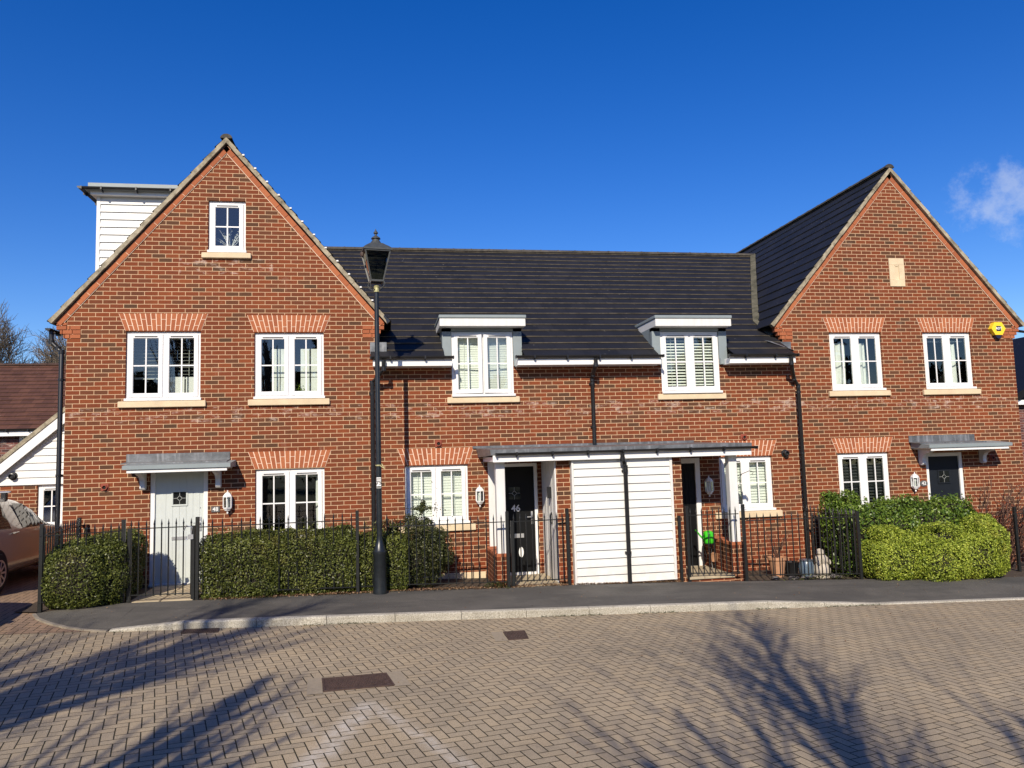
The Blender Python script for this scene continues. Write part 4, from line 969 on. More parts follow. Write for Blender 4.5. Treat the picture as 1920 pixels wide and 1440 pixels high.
# ================================================================== railings
IR = M['iron']
def rail_run(label, pts, rail_z, n, posts=(), top=.13, bot=.10, group='black iron railings along the front gardens', name='iron_railing', cat='railing', skip=None, spear=True):
    """pts = plan polyline of the run; bars evenly along it"""
    P = [Vector((p[0], p[1], 0)) for p in pts]; seg = [(b-a).length for a, b in zip(P[:-1], P[1:])]; tot = sum(seg)
    def at(s):
        for a, b, l in zip(P[:-1], P[1:], seg):
            if s <= l+1e-6: return a.lerp(b, s/l)
            s -= l
        return P[-1]
    T = thing(name, label, cat, (P[0].x, P[0].y, g(P[0].x)), group)
    zr = rail_z if callable(rail_z) else (lambda x: rail_z)
    for k in range(2):
        m = MB()
        for a, b in zip(P[:-1], P[1:]):
            za, zb = (zr(a.x), zr(b.x)) if k == 0 else (g(a.x)+bot, g(b.x)+bot)
            m.bar((a.x, a.y, za), (b.x, b.y, zb), .032, .014)
        m.build('rail', IR, T)
    for i in range(n):
        p = at(tot*(i+.5)/n); m = MB(); zt = zr(p.x); j = random.uniform(-.006, .006); q = random.uniform(-.004, .004)
        m.lathe([(.0102, g(p.x)+bot-.02), (.0102, zt+top*.30), (.0145, zt+top*.40), (.0105, zt+top*.55), (.001, zt+top+j)], (p.x+q, p.y, 0), 6)
        m.build('bar', IR, T)
    for (x, y, h) in posts:
        m = MB(); m.box(x-.026, x+.026, y-.026, y+.026, g(x)-.1, h, bev=.004); m.build('post', IR, T)
    return T
rail_run('black spiked railing round the far left hedge by the cars', [(.45, -1.97), (1.44, -1.58)], 1.16, 10, [(.47, -1.95, 1.33), (1.447, -1.57, 1.325)])
rail_run('black railing along the driveway beside the left hedge', [(.44, -1.9), (.30, .3)], 1.16, 20, [(.34, -.2, 1.30)])
g48 = rail_run('black garden gate closed in front of the duck egg door 48', [(1.50, -1.56), (2.45, -1.52)], 1.18, 9, [(1.53, -1.56, 1.19), (2.43, -1.52, 1.19)], top=.14, name='garden_gate', cat='gate', group='black iron garden gates')
m = MB(); m.tube([(2.30, -1.55, 1.12), (2.34, -1.58, 1.2), (2.42, -1.56, 1.17), (2.40, -1.55, 1.02), (2.33, -1.55, .98)], .009, 6); m.box(2.36, 2.44, -1.57, -1.53, .99, 1.06); m.build('padlock_chain', M['steel'], g48)
rail_run('black spiked railing before the middle hedge left of the lamp post', [(2.50, -1.52), (4.86, -1.35)], 1.163, 17, [(2.49, -1.52, 1.32), (4.885, -1.35, 1.31)])
rail_run('short black railing stepping down behind the lamp post', [(4.93, -1.33), (5.32, -1.27)], 1.028, 3, [])
rail_run('black railing running back from lamp post to the wall', [(5.36, -1.24), (5.36, -.02)], 1.028, 10, [])
rail_run('black spiked railing in front of the dark shrub and window 46', [(5.38, -1.25), (7.30, -1.24)], 1.02, 15, [(7.335, -1.25, 1.19)])
g46 = rail_run('black garden gate before the black door numbered 46', [(7.40, -1.23), (8.36, -1.14)], 1.013, 9, [(7.42, -1.23, 1.03), (8.39, -1.15, 1.19)], name='garden_gate', cat='gate', group='black iron garden gates')
g44 = rail_run('black garden gate at the brick step of the porch 44', [(10.56, -1.14), (11.46, -1.24)], .985, 9, [(10.55, -1.12, 1.145), (10.43, -1.06, .98)], name='garden_gate', cat='gate', group='black iron garden gates', bot=.14)
rail_run('black railing in front of the pots right of porch 44', [(11.60, -1.25), (13.62, -1.42)], .86, 16, [(11.54, -1.26, 1.15)])
rail_run('black railing running back beside the green hedge', [(13.63, -1.40), (13.50, .2)], .87, 14, [(13.63, -1.42, .95)])
rail_run('black side railing at the far right beyond hedge 42', [(17.25, -.9), (19.6, -1.2)], .72, 16, [(17.30, -.9, .86), (18.1, -1.0, .86)])
# ================================================================== lamp post
lx, ly = 5.235, -1.44; lz = g(lx)
LP = thing('street_lamp', 'tall black heritage lamp post with four sided lantern', 'street lamp', (lx, ly, lz))
m = MB(); m.lathe([(.115, -.05), (.112, .06), (.105, .10), (.103, .60), (.112, .62), (.112, .66), (.095, .68), (.062, .80), (.052, .84), (.050, .90)], (lx, ly, lz), 20); m.build('base', M['lampblack'], LP, smooth=True)
m = MB(); m.lathe([(.047, .88), (.044, 2.6), (.041, 2.62), (.038, 4.90)], (lx, ly, lz), 16); m.build('pole', M['lampblack'], LP, smooth=True)
m = MB(); m.lathe([(.050, 4.86), (.052, 4.90), (.040, 4.93), (.050, 4.96), (.030, 4.98)], (lx, ly, lz), 12); m.build('collar', M['brass'], LP)
m = MB(); m.box(lx-.035, lx+.035, ly-.053, ly-.046, 1.66, 1.83); st = m.build('sticker', M['sign'], LP)
text('75', .085, (lx, ly-.055, 1.745), st, 'digits', M['iron']); m = MB(); m.box(lx-.033, lx+.033, ly-.055, ly-.0535, 1.668, 1.69); m.box(lx-.033, lx+.033, ly-.055, ly-.0535, 1.80, 1.812); m.build('sticker_band', M['iron'], st)
m = MB(); m.lathe([(.046, -.012), (.055, 0), (.052, .012)], (lx, ly, 2.02), 10); m.bar((lx+.02, ly-.055, 2.02), (lx+.09, ly-.05, 1.97), .012); m.bar((lx+.09, ly-.05, 1.97), (lx+.05, ly-.04, 2.05), .010); m.build('cable_tie', M['brass'], LP)
Lr = 9; c0 = Vector((lx, ly, 0))
def sq(r, z): return [c0+rotz(Lr) @ Vector((sx*r, sy*r, z)) for sx, sy in ((-1, -1), (1, -1), (1, 1), (-1, 1))]
b0, b1, t0 = .098, 5.035, .203; zt = 5.52
fr = MB(); lo4, hi4 = sq(b0, b1), sq(t0, zt)
for k in range(4):
    fr.bar(lo4[k], hi4[k], .024); fr.bar(lo4[k], lo4[(k+1) % 4], .028, .03); fr.bar(hi4[k], hi4[(k+1) % 4], .030, .03)
fr.build('lantern_frame', M['lampgrey'], LP)
gl = MB(); l2, h2 = sq(b0-.004, b1), sq(t0-.004, zt)
for k in range(4): gl.add([l2[k], l2[(k+1) % 4], h2[(k+1) % 4], h2[k]], [(0, 1, 2, 3)])
gl.build('lantern_glass', M['lampglass'], LP)
inn = MB(); inn.lathe([(.03, 0), (.03, .10), (.012, .11), (.012, .26)], (lx, ly, b1+.01), 10); inn.build('lamp_holder', M['lampgrey'], LP)
rf = MB(); prev = None; prof = [(.232, zt+.005), (.232, zt+.035), (.19, zt+.075), (.13, zt+.12), (.10, zt+.145)]
rings = [sq(r*1.0, z) for r, z in prof]; vs = [p for r in rings for p in r]; fs = [(i*4+k, i*4+(k+1) % 4, (i+1)*4+(k+1) % 4, (i+1)*4+k) for i in range(len(prof)-1) for k in range(4)]+[(3, 2, 1, 0)]
rf.add(vs, fs); z0 = zt+.14
rf.lathe([(.105, z0), (.085, z0+.03), (.060, z0+.07), (.055, z0+.09), (.078, z0+.095), (.070, z0+.115), (.035, z0+.14), (.018, z0+.155), (.016, z0+.17), (.036, z0+.185), (.038, z0+.20), (.020, z0+.225), (.006, z0+.255), (.001, z0+.27)], (lx, ly, 0), 14)
rf.build('lantern_roof', M['lampgrey'], LP, smooth=True)
ar = MB()
for k in range(4):
    d = (lo4[k]-c0-Vector((0, 0, b1))); d2 = d.normalized()
    P = lambda r, z: c0+d2*r+Vector((0, 0, z))
    ar.tube([P(.03, 4.90), P(.08, 4.90), P(.145, 4.94), P(.17, 4.985), P(.15, 5.025), P(.125, 5.04)], .011, 6)
ar.tube([(lx, ly, 4.95), (lx, ly, 5.08)], .008, 6); ar.build('cradle', M['lampgrey'], LP)
pc = MB(); q = c0+rotz(Lr) @ Vector((-.235, -.05, 5.47)); pc.lathe([(.03, -.03), (.034, 0), (.03, .03)], q, 8); pc.build('photocell', M['rust'], LP)
# ================================================================== foliage
def leaves(pts, nrm, size, jitter=.9, curl=.25, rng=None):
    """small folded leaf pairs of faces; returns vertex / face arrays"""
    rng = rng or np.random; n = len(pts)
    d = nrm+rng.normal(0, jitter, (n, 3)); d /= np.linalg.norm(d, axis=1)[:, None]
    a = rng.normal(0, 1, (n, 3)); a -= d*np.sum(a*d, axis=1)[:, None]; a /= np.linalg.norm(a, axis=1)[:, None]
    b = np.cross(d, a); s = size*rng.uniform(.65, 1.35, (n, 1))
    tip = pts+a*s; base = pts-a*s; l = pts+b*s*.5+d*s*curl; r = pts-b*s*.5+d*s*curl
    V = np.stack([base, r, tip, l], 1).reshape(-1, 3)
    return V
def leaf_object(name, V, mat, parent=None):
    me = bpy.data.meshes.new(name); n = len(V)//4
    if parent is not None: V = V-np.array(parent['_o'])[None]
    me.vertices.add(len(V)); me.vertices.foreach_set('co', V.astype(np.float32).ravel())
    me.loops.add(n*4); me.loops.foreach_set('vertex_index', np.arange(n*4, dtype=np.int32))
    me.polygons.add(n); me.polygons.foreach_set('loop_start', np.arange(0, n*4, 4, dtype=np.int32))
    try: me.polygons.foreach_set('loop_total', np.full(n, 4, dtype=np.int32))
    except Exception: pass
    me.materials.append(mat); me.update(); me.validate()
    o = bpy.data.objects.new(name, me); COL.objects.link(o)
    if parent is not None: o.parent = parent; o['_o'] = list(parent['_o'])
    return o
def fbm(p, seed, f=3.):
    r = np.random.RandomState(seed); out = np.zeros(len(p))
    for k in range(5):
        w = r.normal(0, 1, (3,)); w /= np.linalg.norm(w); q = r.normal(0, 1, (3,)); q /= np.linalg.norm(q)
        out += np.sin(p @ (w*f*(1.5**k))+r.rand()*6+1.3*np.sin(p @ (q*f*1.3**k)))/(1.25**k)
    return out/3.2
def blob_hedge(name, label, cat, boxes, n, size, mat, seed, rough=.05, jit=.9, inner_in=.08, group=None, power=5., stems=True, gap=None, depth=.05):
    """clipped mass: superellipsoid-ish boxes (x0,x1,y0,y1,z0,z1), leaves spread through the outer shell"""
    rs = np.random.RandomState(seed); c0 = boxes[0]; T = thing(name, label, cat, ((c0[0]+c0[1])/2, (c0[2]+c0[3])/2, c0[4]), group)
    areas = np.array([2*((b[1]-b[0])*(b[3]-b[2])+(b[1]-b[0])*(b[5]-b[4])+(b[3]-b[2])*(b[5]-b[4])) for b in boxes]); Vs = []
    inn = MB()
    for bi, (b, ar_) in enumerate(zip(boxes, areas/areas.sum())):
        k = int(n*ar_); d = rs.normal(0, 1, (k, 3)); d /= np.max(np.abs(d), axis=1)[:, None]            # on a cube
        d += 0; q = d/(np.sum(np.abs(d)**power, axis=1)**(1/power))[:, None]
        h = np.array([(b[1]-b[0])/2, (b[3]-b[2])/2, (b[5]-b[4])/2]); c = np.array([(b[0]+b[1])/2, (b[2]+b[3])/2, (b[4]+b[5])/2])
        # re-sample so that density follows area
        u = rs.uniform(-1, 1, (k, 3)); ax = rs.choice(3, k, p=np.array([h[1]*h[2], h[0]*h[2], h[0]*h[1]])/(h[1]*h[2]+h[0]*h[2]+h[0]*h[1])); u[np.arange(k), ax] = np.sign(rs.uniform(-1, 1, k))
        q = u/(np.sum(np.abs(u)**power, axis=1)**(1/power))[:, None]*1.0
        nn = np.sign(q)*np.abs(q)**(power-1)/h; nn /= np.linalg.norm(nn, axis=1)[:, None]
        p = c+q*h; disp = fbm(p, seed+bi)*rough+fbm(p*3, seed+9)*rough*.5; dep = rs.exponential(depth, k)
        p = p+nn*(disp-dep+.02)[:, None]
        keep = p[:, 2] > np.array([g(x) for x in p[:, 0]])-.02
        if gap is not None: keep &= ~(fbm(p*2.2, seed+77) > gap)
        Vs.append(leaves(p[keep], nn[keep], size, jit, rng=rs))
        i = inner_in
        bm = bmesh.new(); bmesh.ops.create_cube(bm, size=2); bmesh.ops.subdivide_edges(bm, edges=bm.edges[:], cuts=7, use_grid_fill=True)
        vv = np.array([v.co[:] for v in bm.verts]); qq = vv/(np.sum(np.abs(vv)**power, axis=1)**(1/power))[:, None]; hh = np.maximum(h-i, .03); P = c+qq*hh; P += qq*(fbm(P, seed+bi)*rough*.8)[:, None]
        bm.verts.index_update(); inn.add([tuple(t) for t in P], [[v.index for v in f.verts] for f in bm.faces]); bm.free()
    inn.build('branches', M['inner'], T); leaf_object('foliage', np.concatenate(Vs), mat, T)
    return T
HG = 'clipped hedges and shrubs along the front gardens'
blob_hedge('hedge', 'clipped dark green privet hedge at far left beside the parked cars', 'hedge', [(.43, 1.3, -2.08, -.45, g(.5)-.03, .97), (.55, 1.50, -1.86, -.40, g(1)-.05, 1.03), (.9, 1.42, -1.72, -.5, .8, 1.07)], 62000, .0165, M['hedge'], 3, .065, group=HG, power=5, gap=1.0)
blob_hedge('hedge', 'long clipped dark green hedge between blue door gate and lamp post', 'hedge', [(2.50, 3.7, -1.52, -.75, g(3)-.05, .965), (3.5, 4.97, -1.42, -.7, g(4)-.05, .955), (4.7, 5.72, -1.31, -.6, -.06, .90), (3.0, 3.9, -1.3, -.8, .8, 1.0), (4.2, 4.8, -1.25, -.8, .8, 1.02)], 100000, .0165, M['hedge'], 5, .065, group=HG, power=5.5, gap=1.0)
blob_hedge('shrub', 'loose dark shrub growing over the railing under window 46', 'shrub', [(5.35, 6.30, -1.15, -.35, -.05, .80), (5.6, 6.2, -.95, -.3, .5, 1.22), (5.9, 6.52, -1.05, -.4, .15, .98), (5.25, 5.7, -.7, -.2, .5, 1.10), (5.85, 6.05, -.8, -.5, 1.1, 1.42)], 26000, .018, M['shrub'], 8, .16, inner_in=.20, power=2.3, group=HG, gap=.42, depth=.11)
blob_hedge('hedge', 'mid green laurel hedge behind the lime one before door 42', 'hedge', [(13.60, 15.2, -1.15, -.15, -.3, .99), (14.8, 16.60, -1.15, -.2, -.3, .96), (13.55, 13.85, -.65, -.3, .6, 1.27), (13.95, 14.25, -.65, -.3, .6, 1.20), (14.5, 15.3, -1.0, -.4, .6, 1.04), (15.6, 16.4, -1.0, -.4, .6, 1.02)], 50000, .027, M['laurel'], 11, .10, power=4.5, group=HG, depth=.08, gap=.95)
blob_hedge('hedge', 'lime green rounded hedge spilling onto the right pavement', 'hedge', [(13.78, 14.9, -1.78, -.9, g(14)-.05, .50), (14.6, 15.6, -1.93, -.95, g(15)-.05, .44), (15.3, 16.28, -1.93, -.95, g(15.5)-.05, .52), (15.9, 16.50, -1.72, -.75, g(16)-.03, .78), (14.0, 14.6, -1.6, -1.0, .2, .66), (14.9, 15.5, -1.7, -1.05, .1, .60)], 90000, .018, M['lime'], 13, .12, power=3.4, group=HG, depth=.05, gap=.66, inner_in=.13)
# stray shoots standing above the clipped tops
def shoots(name, label, xs_, y0_, y1_, ztop, n, mat, size, cat='shoots'):
    rr = random.Random(n); m = MB(); pp = []
    for k in range(n):
        x = rr.uniform(*xs_); y = rr.uniform(y0_, y1_); L = rr.uniform(.05, .17); p = Vector((x, y, ztop-.06)); q = p+Vector((rr.gauss(0, .04), rr.gauss(0, .03), L+.06)); m.tube([p, (p+q)/2+Vector((.01, 0, 0)), q], .0025, 3, cap=False)
        for j in range(7): c = p.lerp(q, .35+.65*j/6); pp.append((c.x+rr.gauss(0, .012), c.y+rr.gauss(0, .012), c.z))
    pp = np.array(pp); return m, leaves(pp, np.tile([0, -.6, .8], (len(pp), 1)), size, .9)
for T_ in [o for o in bpy.data.objects if o.parent is None and o.get('category') in ('hedge',)]:
    lb = T_['label']; args = {'clipped': ((.45, 1.45), -1.9, -.8, 1.02, 40, M['hedge'], .017), 'long': ((2.6, 5.6), -1.35, -.8, .96, 110, M['hedge'], .017), 'mid': ((13.7, 16.5), -1.0, -.4, .98, 80, M['laurel'], .028), 'lime': ((13.9, 16.4), -1.6, -1.0, .50, 70, M['lime'], .019)}[lb.split()[0]]
    m, V = shoots('', '', *args); leaf_object('shoots', V, args[5], T_)['kind'] = 'stuff'
# weeds and dead leaves
rs = np.random.RandomState(4)
def litter(name, n, gen, size, mat, label, cat):
    p = gen(n); V = leaves(p, np.tile([0, 0, 1.], (len(p), 1)), size, .45, rng=rs); o = leaf_object(name, V, mat); tag(o, label, cat, kind='stuff'); return o
def gl1(n):
    x = rs.uniform(2.6, 8.4, n); yb = np.interp(x, [p[0] for p in backY], [p[1] for p in backY]); y = yb+rs.normal(0.02, .07, n); return np.stack([x, y, -.028*(x-5.15)+.008+rs.rand(n)*.015], 1)
litter('leaf_litter', 2600, gl1, .016, M['litter'], 'brown dead leaves gathered along the railing foot', 'leaves')
def gl2(n):
    x = rs.uniform(8.5, 10.4, n); y = -1.14-np.abs(rs.normal(0, .03, n)); return np.stack([x, y, -.028*(x-5.15)+.006+rs.rand(n)*.02], 1)
litter('leaf_litter', 900, gl2, .012, M['litter'], 'tan gravelly leaf debris under the white boarding', 'leaves')
def gl3(n):
    x = np.concatenate([rs.normal(7.15, .12, n//2), rs.normal(13.0, .5, n-n//2)]); yb = np.interp(x, [p[0] for p in backY], [p[1] for p in backY]); y = yb+.04+rs.normal(0, .05, n); return np.stack([x, y, -.028*(x-5.15)+rs.rand(n)*.10], 1)
litter('weeds', 700, gl3, .02, M['shrub'], 'small green weeds at the railing foot', 'weeds')
def gl4(n):
    x = rs.uniform(1.8, 14, n); y = -3.18-np.abs(rs.normal(0, .02, n)); k = (np.sin(x*1.7)+np.sin(x*4.1+1)) > .3; x, y = x[k], y[k]; return np.stack([x, y, -.028*(x-5.15)-.10+rs.rand(len(x))*.02], 1)
litter('moss_line', 2200, gl4, .010, M['shrub'], 'thin line of moss and grass at the kerb foot', 'moss')
def gl5(n):
    x = rs.uniform(1, 17, n); y = rs.uniform(-3.0, -1.3, n); return np.stack([x, y, -.028*(x-5.15)+.006+rs.rand(n)*.004], 1)
litter('leaf_litter', 260, gl5, .011, M['litter'], 'stray dead leaves and grit on the tarmac pavement', 'leaves')
def gl6(n):
    x = rs.uniform(-1, 16, n); y = -3.2-np.abs(rs.normal(0, 1.6, n)); return np.stack([x, y, -.028*(x-5.15)-.094+rs.rand(n)*.004], 1)
litter('leaf_litter', 520, gl6, .012, M['litter'], 'stray dead leaves and grit on the block paving', 'leaves')
# ---------------------------------------------------------------- bare trees
def bare_tree(label, base, h, seed, spread=.55, mat='bark', tw='twig', levels=5, kids=(7, 5, 4, 4, 3), lean=(0, 0), group=None, trunk_r=.14, up=.35, first=.25, name='bare_tree', taper=.35, wob=.10, rmin=.006):
    r = random.Random(seed); T = thing(name, label, 'tree', base, group)
    tr = MB(); cr = MB()
    def grow(p, d, L, rad, lev):
        n = 4; pts = [p]; q = p.copy(); dd = d.copy()
        for i in range(n):
            dd = (dd+Vector((r.gauss(0, wob if lev == 0 else .10), r.gauss(0, wob if lev == 0 else .10), r.gauss(.03, .06)+up*.10*(lev > 0)))).normalized(); q = q+dd*L/n; pts.append(q.copy())
        rd = [rad*(1-.72*i/n) for i in range(n+1)]
        (tr if lev == 0 else cr).tube(pts, rd, 8 if lev == 0 else (5 if lev < 3 else 3), cap=False)
        if lev >= levels: return
        K = kids[lev]
        for k in range(K):
            t = (first if lev == 0 else .22)+(1-(first if lev == 0 else .22))*(k+r.random()*.7)/K; t = min(t, .98); i = min(int(t*n), n-1); s = pts[i].lerp(pts[i+1], t*n-i)
            ax = pts[i+1]-pts[i]; ax.normalize(); o = ax.orthogonal().normalized(); o.rotate(Matrix.Rotation(r.random()*6.283, 3, ax)); a = spread*r.uniform(.75, 1.3)
            nd = (ax*math.cos(a)+o*math.sin(a)); nd = (nd+Vector((0, 0, up*.35))).normalized()
            grow(s, nd, L*r.uniform(.42, .62)*(1.05-taper*t*(lev == 0)), max(rd[i]*.55, rmin), lev+1)
    grow(Vector(base)+Vector((0, 0, -.1)), Vector((lean[0], lean[1], 1)).normalized(), h*.82, trunk_r, 0)
    tr.build('trunk', M[mat], T, smooth=True); cr.build('crown', M[tw], T)
    return T
GT = 'bare winter trees beyond the far rooftops'
for i, (x, y, h, sd, lb) in enumerate(((-10.6, 33, 8.2, 14, 'small bare winter tree touching the corner of house 48'), (-14.9, 30, 9.6, 1, 'bare winter tree leftmost above the brown roof'), (-13.4, 31, 9.4, 2, 'bare winter tree second from left above the brown roof'), (-11.7, 30, 7.6, 4, 'lower bare winter tree nearest the brick house corner'), (-16.6, 33, 10.6, 6, 'tall bare winter tree at the left edge of the picture'), (-14.2, 36, 10.6, 9, 'bare winter tree farthest back behind the brown roof'))):
    bare_tree(lb, (x, y, g(x)-.1), h*.80, sd, .62, levels=4, kids=(15, 10, 7, 4), group=GT, trunk_r=.17, up=.22, rmin=.015)
# trees on the near side of the road: their shadows cross the paving
GN = 'bare trees on the near side of the road'
bare_tree('bare tree with a straight leader behind the viewer on the right', (6.15, -16.4, -.1), 10.4, 21, .50, levels=3, kids=(22, 6, 4), group=GN, trunk_r=.13, up=.35, first=.22, taper=.93, wob=.02)
bare_tree('slender bare tree behind the viewer on the left', (.9, -15.0, .1), 7.6, 22, .34, levels=3, kids=(16, 5, 3), group=GN, trunk_r=.26, up=.5, taper=.9)
bare_tree('large bare tree behind the viewer at far left', (-2.4, -14.6, .2), 10.6, 23, .45, levels=3, kids=(22, 7, 4), group=GN, trunk_r=.30, up=.5, taper=.75)
bare_tree('small bare tree behind the viewer further right', (8.4, -16.9, -.2), 6.6, 25, .36, levels=3, kids=(9, 4, 3), group=GN, trunk_r=.12, up=.6, taper=.9)
# rose bush at the right
RB = thing('rose_bush', 'leafless thorny rose bush with red hips by house 42', 'shrub', (17.45, -.4, g(17.4)))
m = MB(); hp = MB(); r = random.Random(31)
for k in range(40):
    p = Vector((17.38+r.gauss(0, .10), -.4+r.gauss(0, .1), g(17.4)-.05)); d = Vector((r.gauss(.12, .33), r.gauss(0, .25), 1)).normalized(); L = r.uniform(1.1, 1.95); pts = [p]
    for i in range(7):
        d = (d+Vector((r.gauss(.03, .13), r.gauss(0, .12), r.gauss(-.03, .08)))).normalized(); pts.append(pts[-1]+d*L/7)
    m.tube(pts, [.014-.0012*i for i in range(8)], 4, cap=False)
    for i in range(3, 8):
        for _ in range(2):
            e = (d+Vector((r.gauss(0, .7), r.gauss(0, .6), r.gauss(.2, .5)))).normalized(); q = pts[i]; L2 = r.uniform(.12, .36); m.tube([q, q+e*L2*.5+Vector((0, 0, .01)), q+e*L2], [.007, .006, .004], 3, cap=False)
            if r.random() < .3: hp.lathe([(.001, -.013), (.012, 0), (.001, .013)], q+e*L2, 5)
m.build('branches', M['redtwig'], RB); hp.build('rose_hips', M['terra'], RB)
# ================================================================== small things by porch 44
def pot_thing(name, label, x, y, prof, mat, cat, n=16, grp=None):
    z = g(x)-.03; T = thing(name, label, cat, (x, y, z), grp); m = MB(); m.lathe(prof, (x, y, z), n); m.build('body', mat, T, smooth=True); return T, z
cm = M['terra2'] = plain('pale_terracotta', (.42, .22, .12), .85, var=.2)
P1, z = pot_thing('plant_pot', 'large pale terracotta pot behind the railing right of porch 44', 12.42, -.72, [(.10, 0), (.115, .06), (.15, .30), (.17, .31), (.17, .36), (.15, .36), (.14, .32)], cm, 'plant pot')
m = MB(); r = random.Random(5)
for k in range(22): a = r.random()*6.28; L = r.uniform(.2, .55); m.tube([(12.42, -.72, z+.32), (12.42+math.cos(a)*L*.3, -.72+math.sin(a)*L*.3, z+.32+L*.7), (12.42+math.cos(a)*L*.6, -.72+math.sin(a)*L*.6, z+.32+L)], [.006, .004, .002], 4)
m.build('dead_stems', M['redtwig'], P1)
P2, z = pot_thing('plant_pot', 'dark blue glazed pot beside the white garden ornament', 12.86, -.95, [(.09, 0), (.13, .10), (.14, .22), (.11, .30), (.125, .33), (.10, .33)], plain('blue_grey_glaze', (.10, .14, .18), .25, var=.3), 'plant pot')
P3, z = pot_thing('bucket', 'black bucket lying among the slates behind the railing', 12.68, -.75, [(.10, 0), (.13, .25), (.14, .27), (.125, .27), (.10, .05)], M['black'], 'bucket')
ST = thing('garden_ornament', 'squat white stone figure at the railing beside the green hedge', 'ornament', (13.12, -1.02, g(13.1)-.03)); z = g(13.12)-.03
m = MB(); m.lathe([(.12, 0), (.135, .02), (.12, .05), (.15, .10), (.155, .17), (.12, .24), (.10, .27)], (13.12, -1.02, z), 14); m.lathe([(.10, .27), (.125, .31), (.12, .37), (.08, .41), (.06, .42)], (13.12, -1.02, z), 14); m.lathe([(.05, .42), (.075, .45), (.07, .50), (.03, .53), (.001, .535)], (13.10, -1.03, z), 12)
m.build('body', plain('white_stone', (.42, .37, .30), .85, var=.25, scale=14), ST, smooth=True)
m = MB()
for sx in (-1, 1): m.lathe([(.02, 0), (.03, .03), (.02, .07), (.001, .09)], (13.12+sx*.10, -1.12, z+.26), 8)
m.build('arm', bpy.data.materials['white_stone'], ST, smooth=True)
r = random.Random(9)
for k in range(16):
    x = r.uniform(12.15, 13.4); y = r.uniform(-1.2, -.85); s = r.uniform(.035, .08); m = MB(); bm = bmesh.new(); bmesh.ops.create_icosphere(bm, subdivisions=1, radius=1)
    for v in bm.verts: v.co = Vector((x, y, g(x)+s*.15))+Vector((v.co.x*s*r.uniform(.9, 1.5), v.co.y*s*r.uniform(.8, 1.1), v.co.z*s*r.uniform(.35, .6)))
    bm.verts.index_update(); m.add([v.co[:] for v in bm.verts], [[v.index for v in f.verts] for f in bm.faces]); bm.free()
    side = 'left' if x < 12.6 else ('middle' if x < 13.0 else 'right')
    o = m.build('stone', plain('slate_stone', (.11, .10, .10), .8, var=.4, scale=16) if 'slate_stone' not in bpy.data.materials else bpy.data.materials['slate_stone']); tag(o, 'loose grey slate stone on the bed behind the railing of porch 44', 'stone', 'loose slate stones on the bed')
# watering can on a black stand
WC = thing('watering_can', 'bright green plastic watering can inside porch 44', 'watering can', (11.24, -.42, .40))
m = MB(); m.lathe([(.085, 0), (.095, .02), (.10, .10), (.09, .19), (.075, .21), (.06, .205)], (11.24, -.42, .40), 16); m.build('body', M['green'], WC, smooth=True)
m = MB(); m.tube([(11.16, -.42, .46), (11.08, -.42, .54), (11.02, -.42, .62)], [.022, .016, .012], 8); m.lathe([(.012, 0), (.032, .03), (.0, .034)], (11.01, -.42, .62), 10); m.build('spout', M['green'], WC, smooth=True)
m = MB(); m.tube([(11.24+.09*math.cos(t), -.42, .52+.10*math.sin(t)) for t in [-.9+i*.3 for i in range(12)]], .010, 6); m.build('handle', M['green'], WC, smooth=True)
SD = thing('plant_stand', 'black wire plant stand with a brown pot inside porch 44', 'stand', (11.24, -.42, -.08))
m = MB(); m.lathe([(.11, .46), (.11, .475)], (11.24, -.42, -.08), 16)
for a in (30, 150, 270): m.tube([(11.24+.10*math.cos(R(a)), -.42+.10*math.sin(R(a)), .38), (11.24+.05*math.cos(R(a)), -.42+.05*math.sin(R(a)), .15), (11.24+.13*math.cos(R(a)), -.42+.13*math.sin(R(a)), -.08)], .008, 6)
m.build('frame', M['iron'], SD)
m = MB(); m.lathe([(.07, 0), (.10, .14), (.11, .15), (.09, .15)], (11.33, -.40, .06), 14); m.build('pot', cm, SD, smooth=True)
# ================================================================== side extension, far houses
YX = 3.4
EX = thing('side_extension', 'white boarded lean to beside house 48 over the driveway', 'extension', (-1.2, YX, 0))
sX = .87; zx = lambda x: 3.24+sX*(x+1.36)
m = MB(); wall_with_holes(m, [(-2.62, -.2), (-.02, -.2), (-.02, 1.80), (-2.62, 1.80)], [(-1.77, -.75, .90, 1.785)], YX, .12); m.quad((-2.62, 8, -.2), (-2.62, YX, -.2), (-2.62, YX, 2.0), (-2.62, 8, 2.0)); m.build('wall', M['brickL'], EX)
fx = window(EX, -1.77, -.75, .90, 1.785, YX, sill=False)
m = MB(); z = 1.80
while z < 4.3:
    xl = max(-2.60, -1.36+(z+.15-3.24+.14)/sX)
    if xl < -.05: m.add([(xl, YX-.038, z), (-.02, YX-.038, z), (-.02, YX-.012, z+.15), (xl, YX-.012, z+.15), (xl, YX-.01, z), (-.02, YX-.01, z)], [(0, 1, 2, 3), (4, 5, 1, 0)])
    z += .15
m.box(-2.62, -.02, YX-.012, YX+.02, 1.79, 1.83); m.build('weatherboarding', M['board'], EX)
m = MB(); a, b = -2.75, .0; m.prism([(a, zx(a)-.30), (b, zx(b)-.30), (b, zx(b)-.07), (a, zx(a)-.07)], 'y', YX-.16, YX-.12); m.build('bargeboard', M['white'], EX)
m = MB(); m.prism([(a-.02, zx(a)-.075), (b, zx(b)-.075), (b, zx(b)+.03), (a-.02, zx(a)+.03)], 'y', YX-.18, YX-.11); m.build('verge', M['verge'], EX)
m = MB(); m.prism([(a-.05, zx(a)-.02), (b, zx(b)-.02), (b, zx(b)+.035), (a-.05, zx(a)+.035)], 'y', YX-.11, 8); m.build('roof', M['slate'], EX)
flue(EX, -2.22, 1.99, YX-.03, .085)
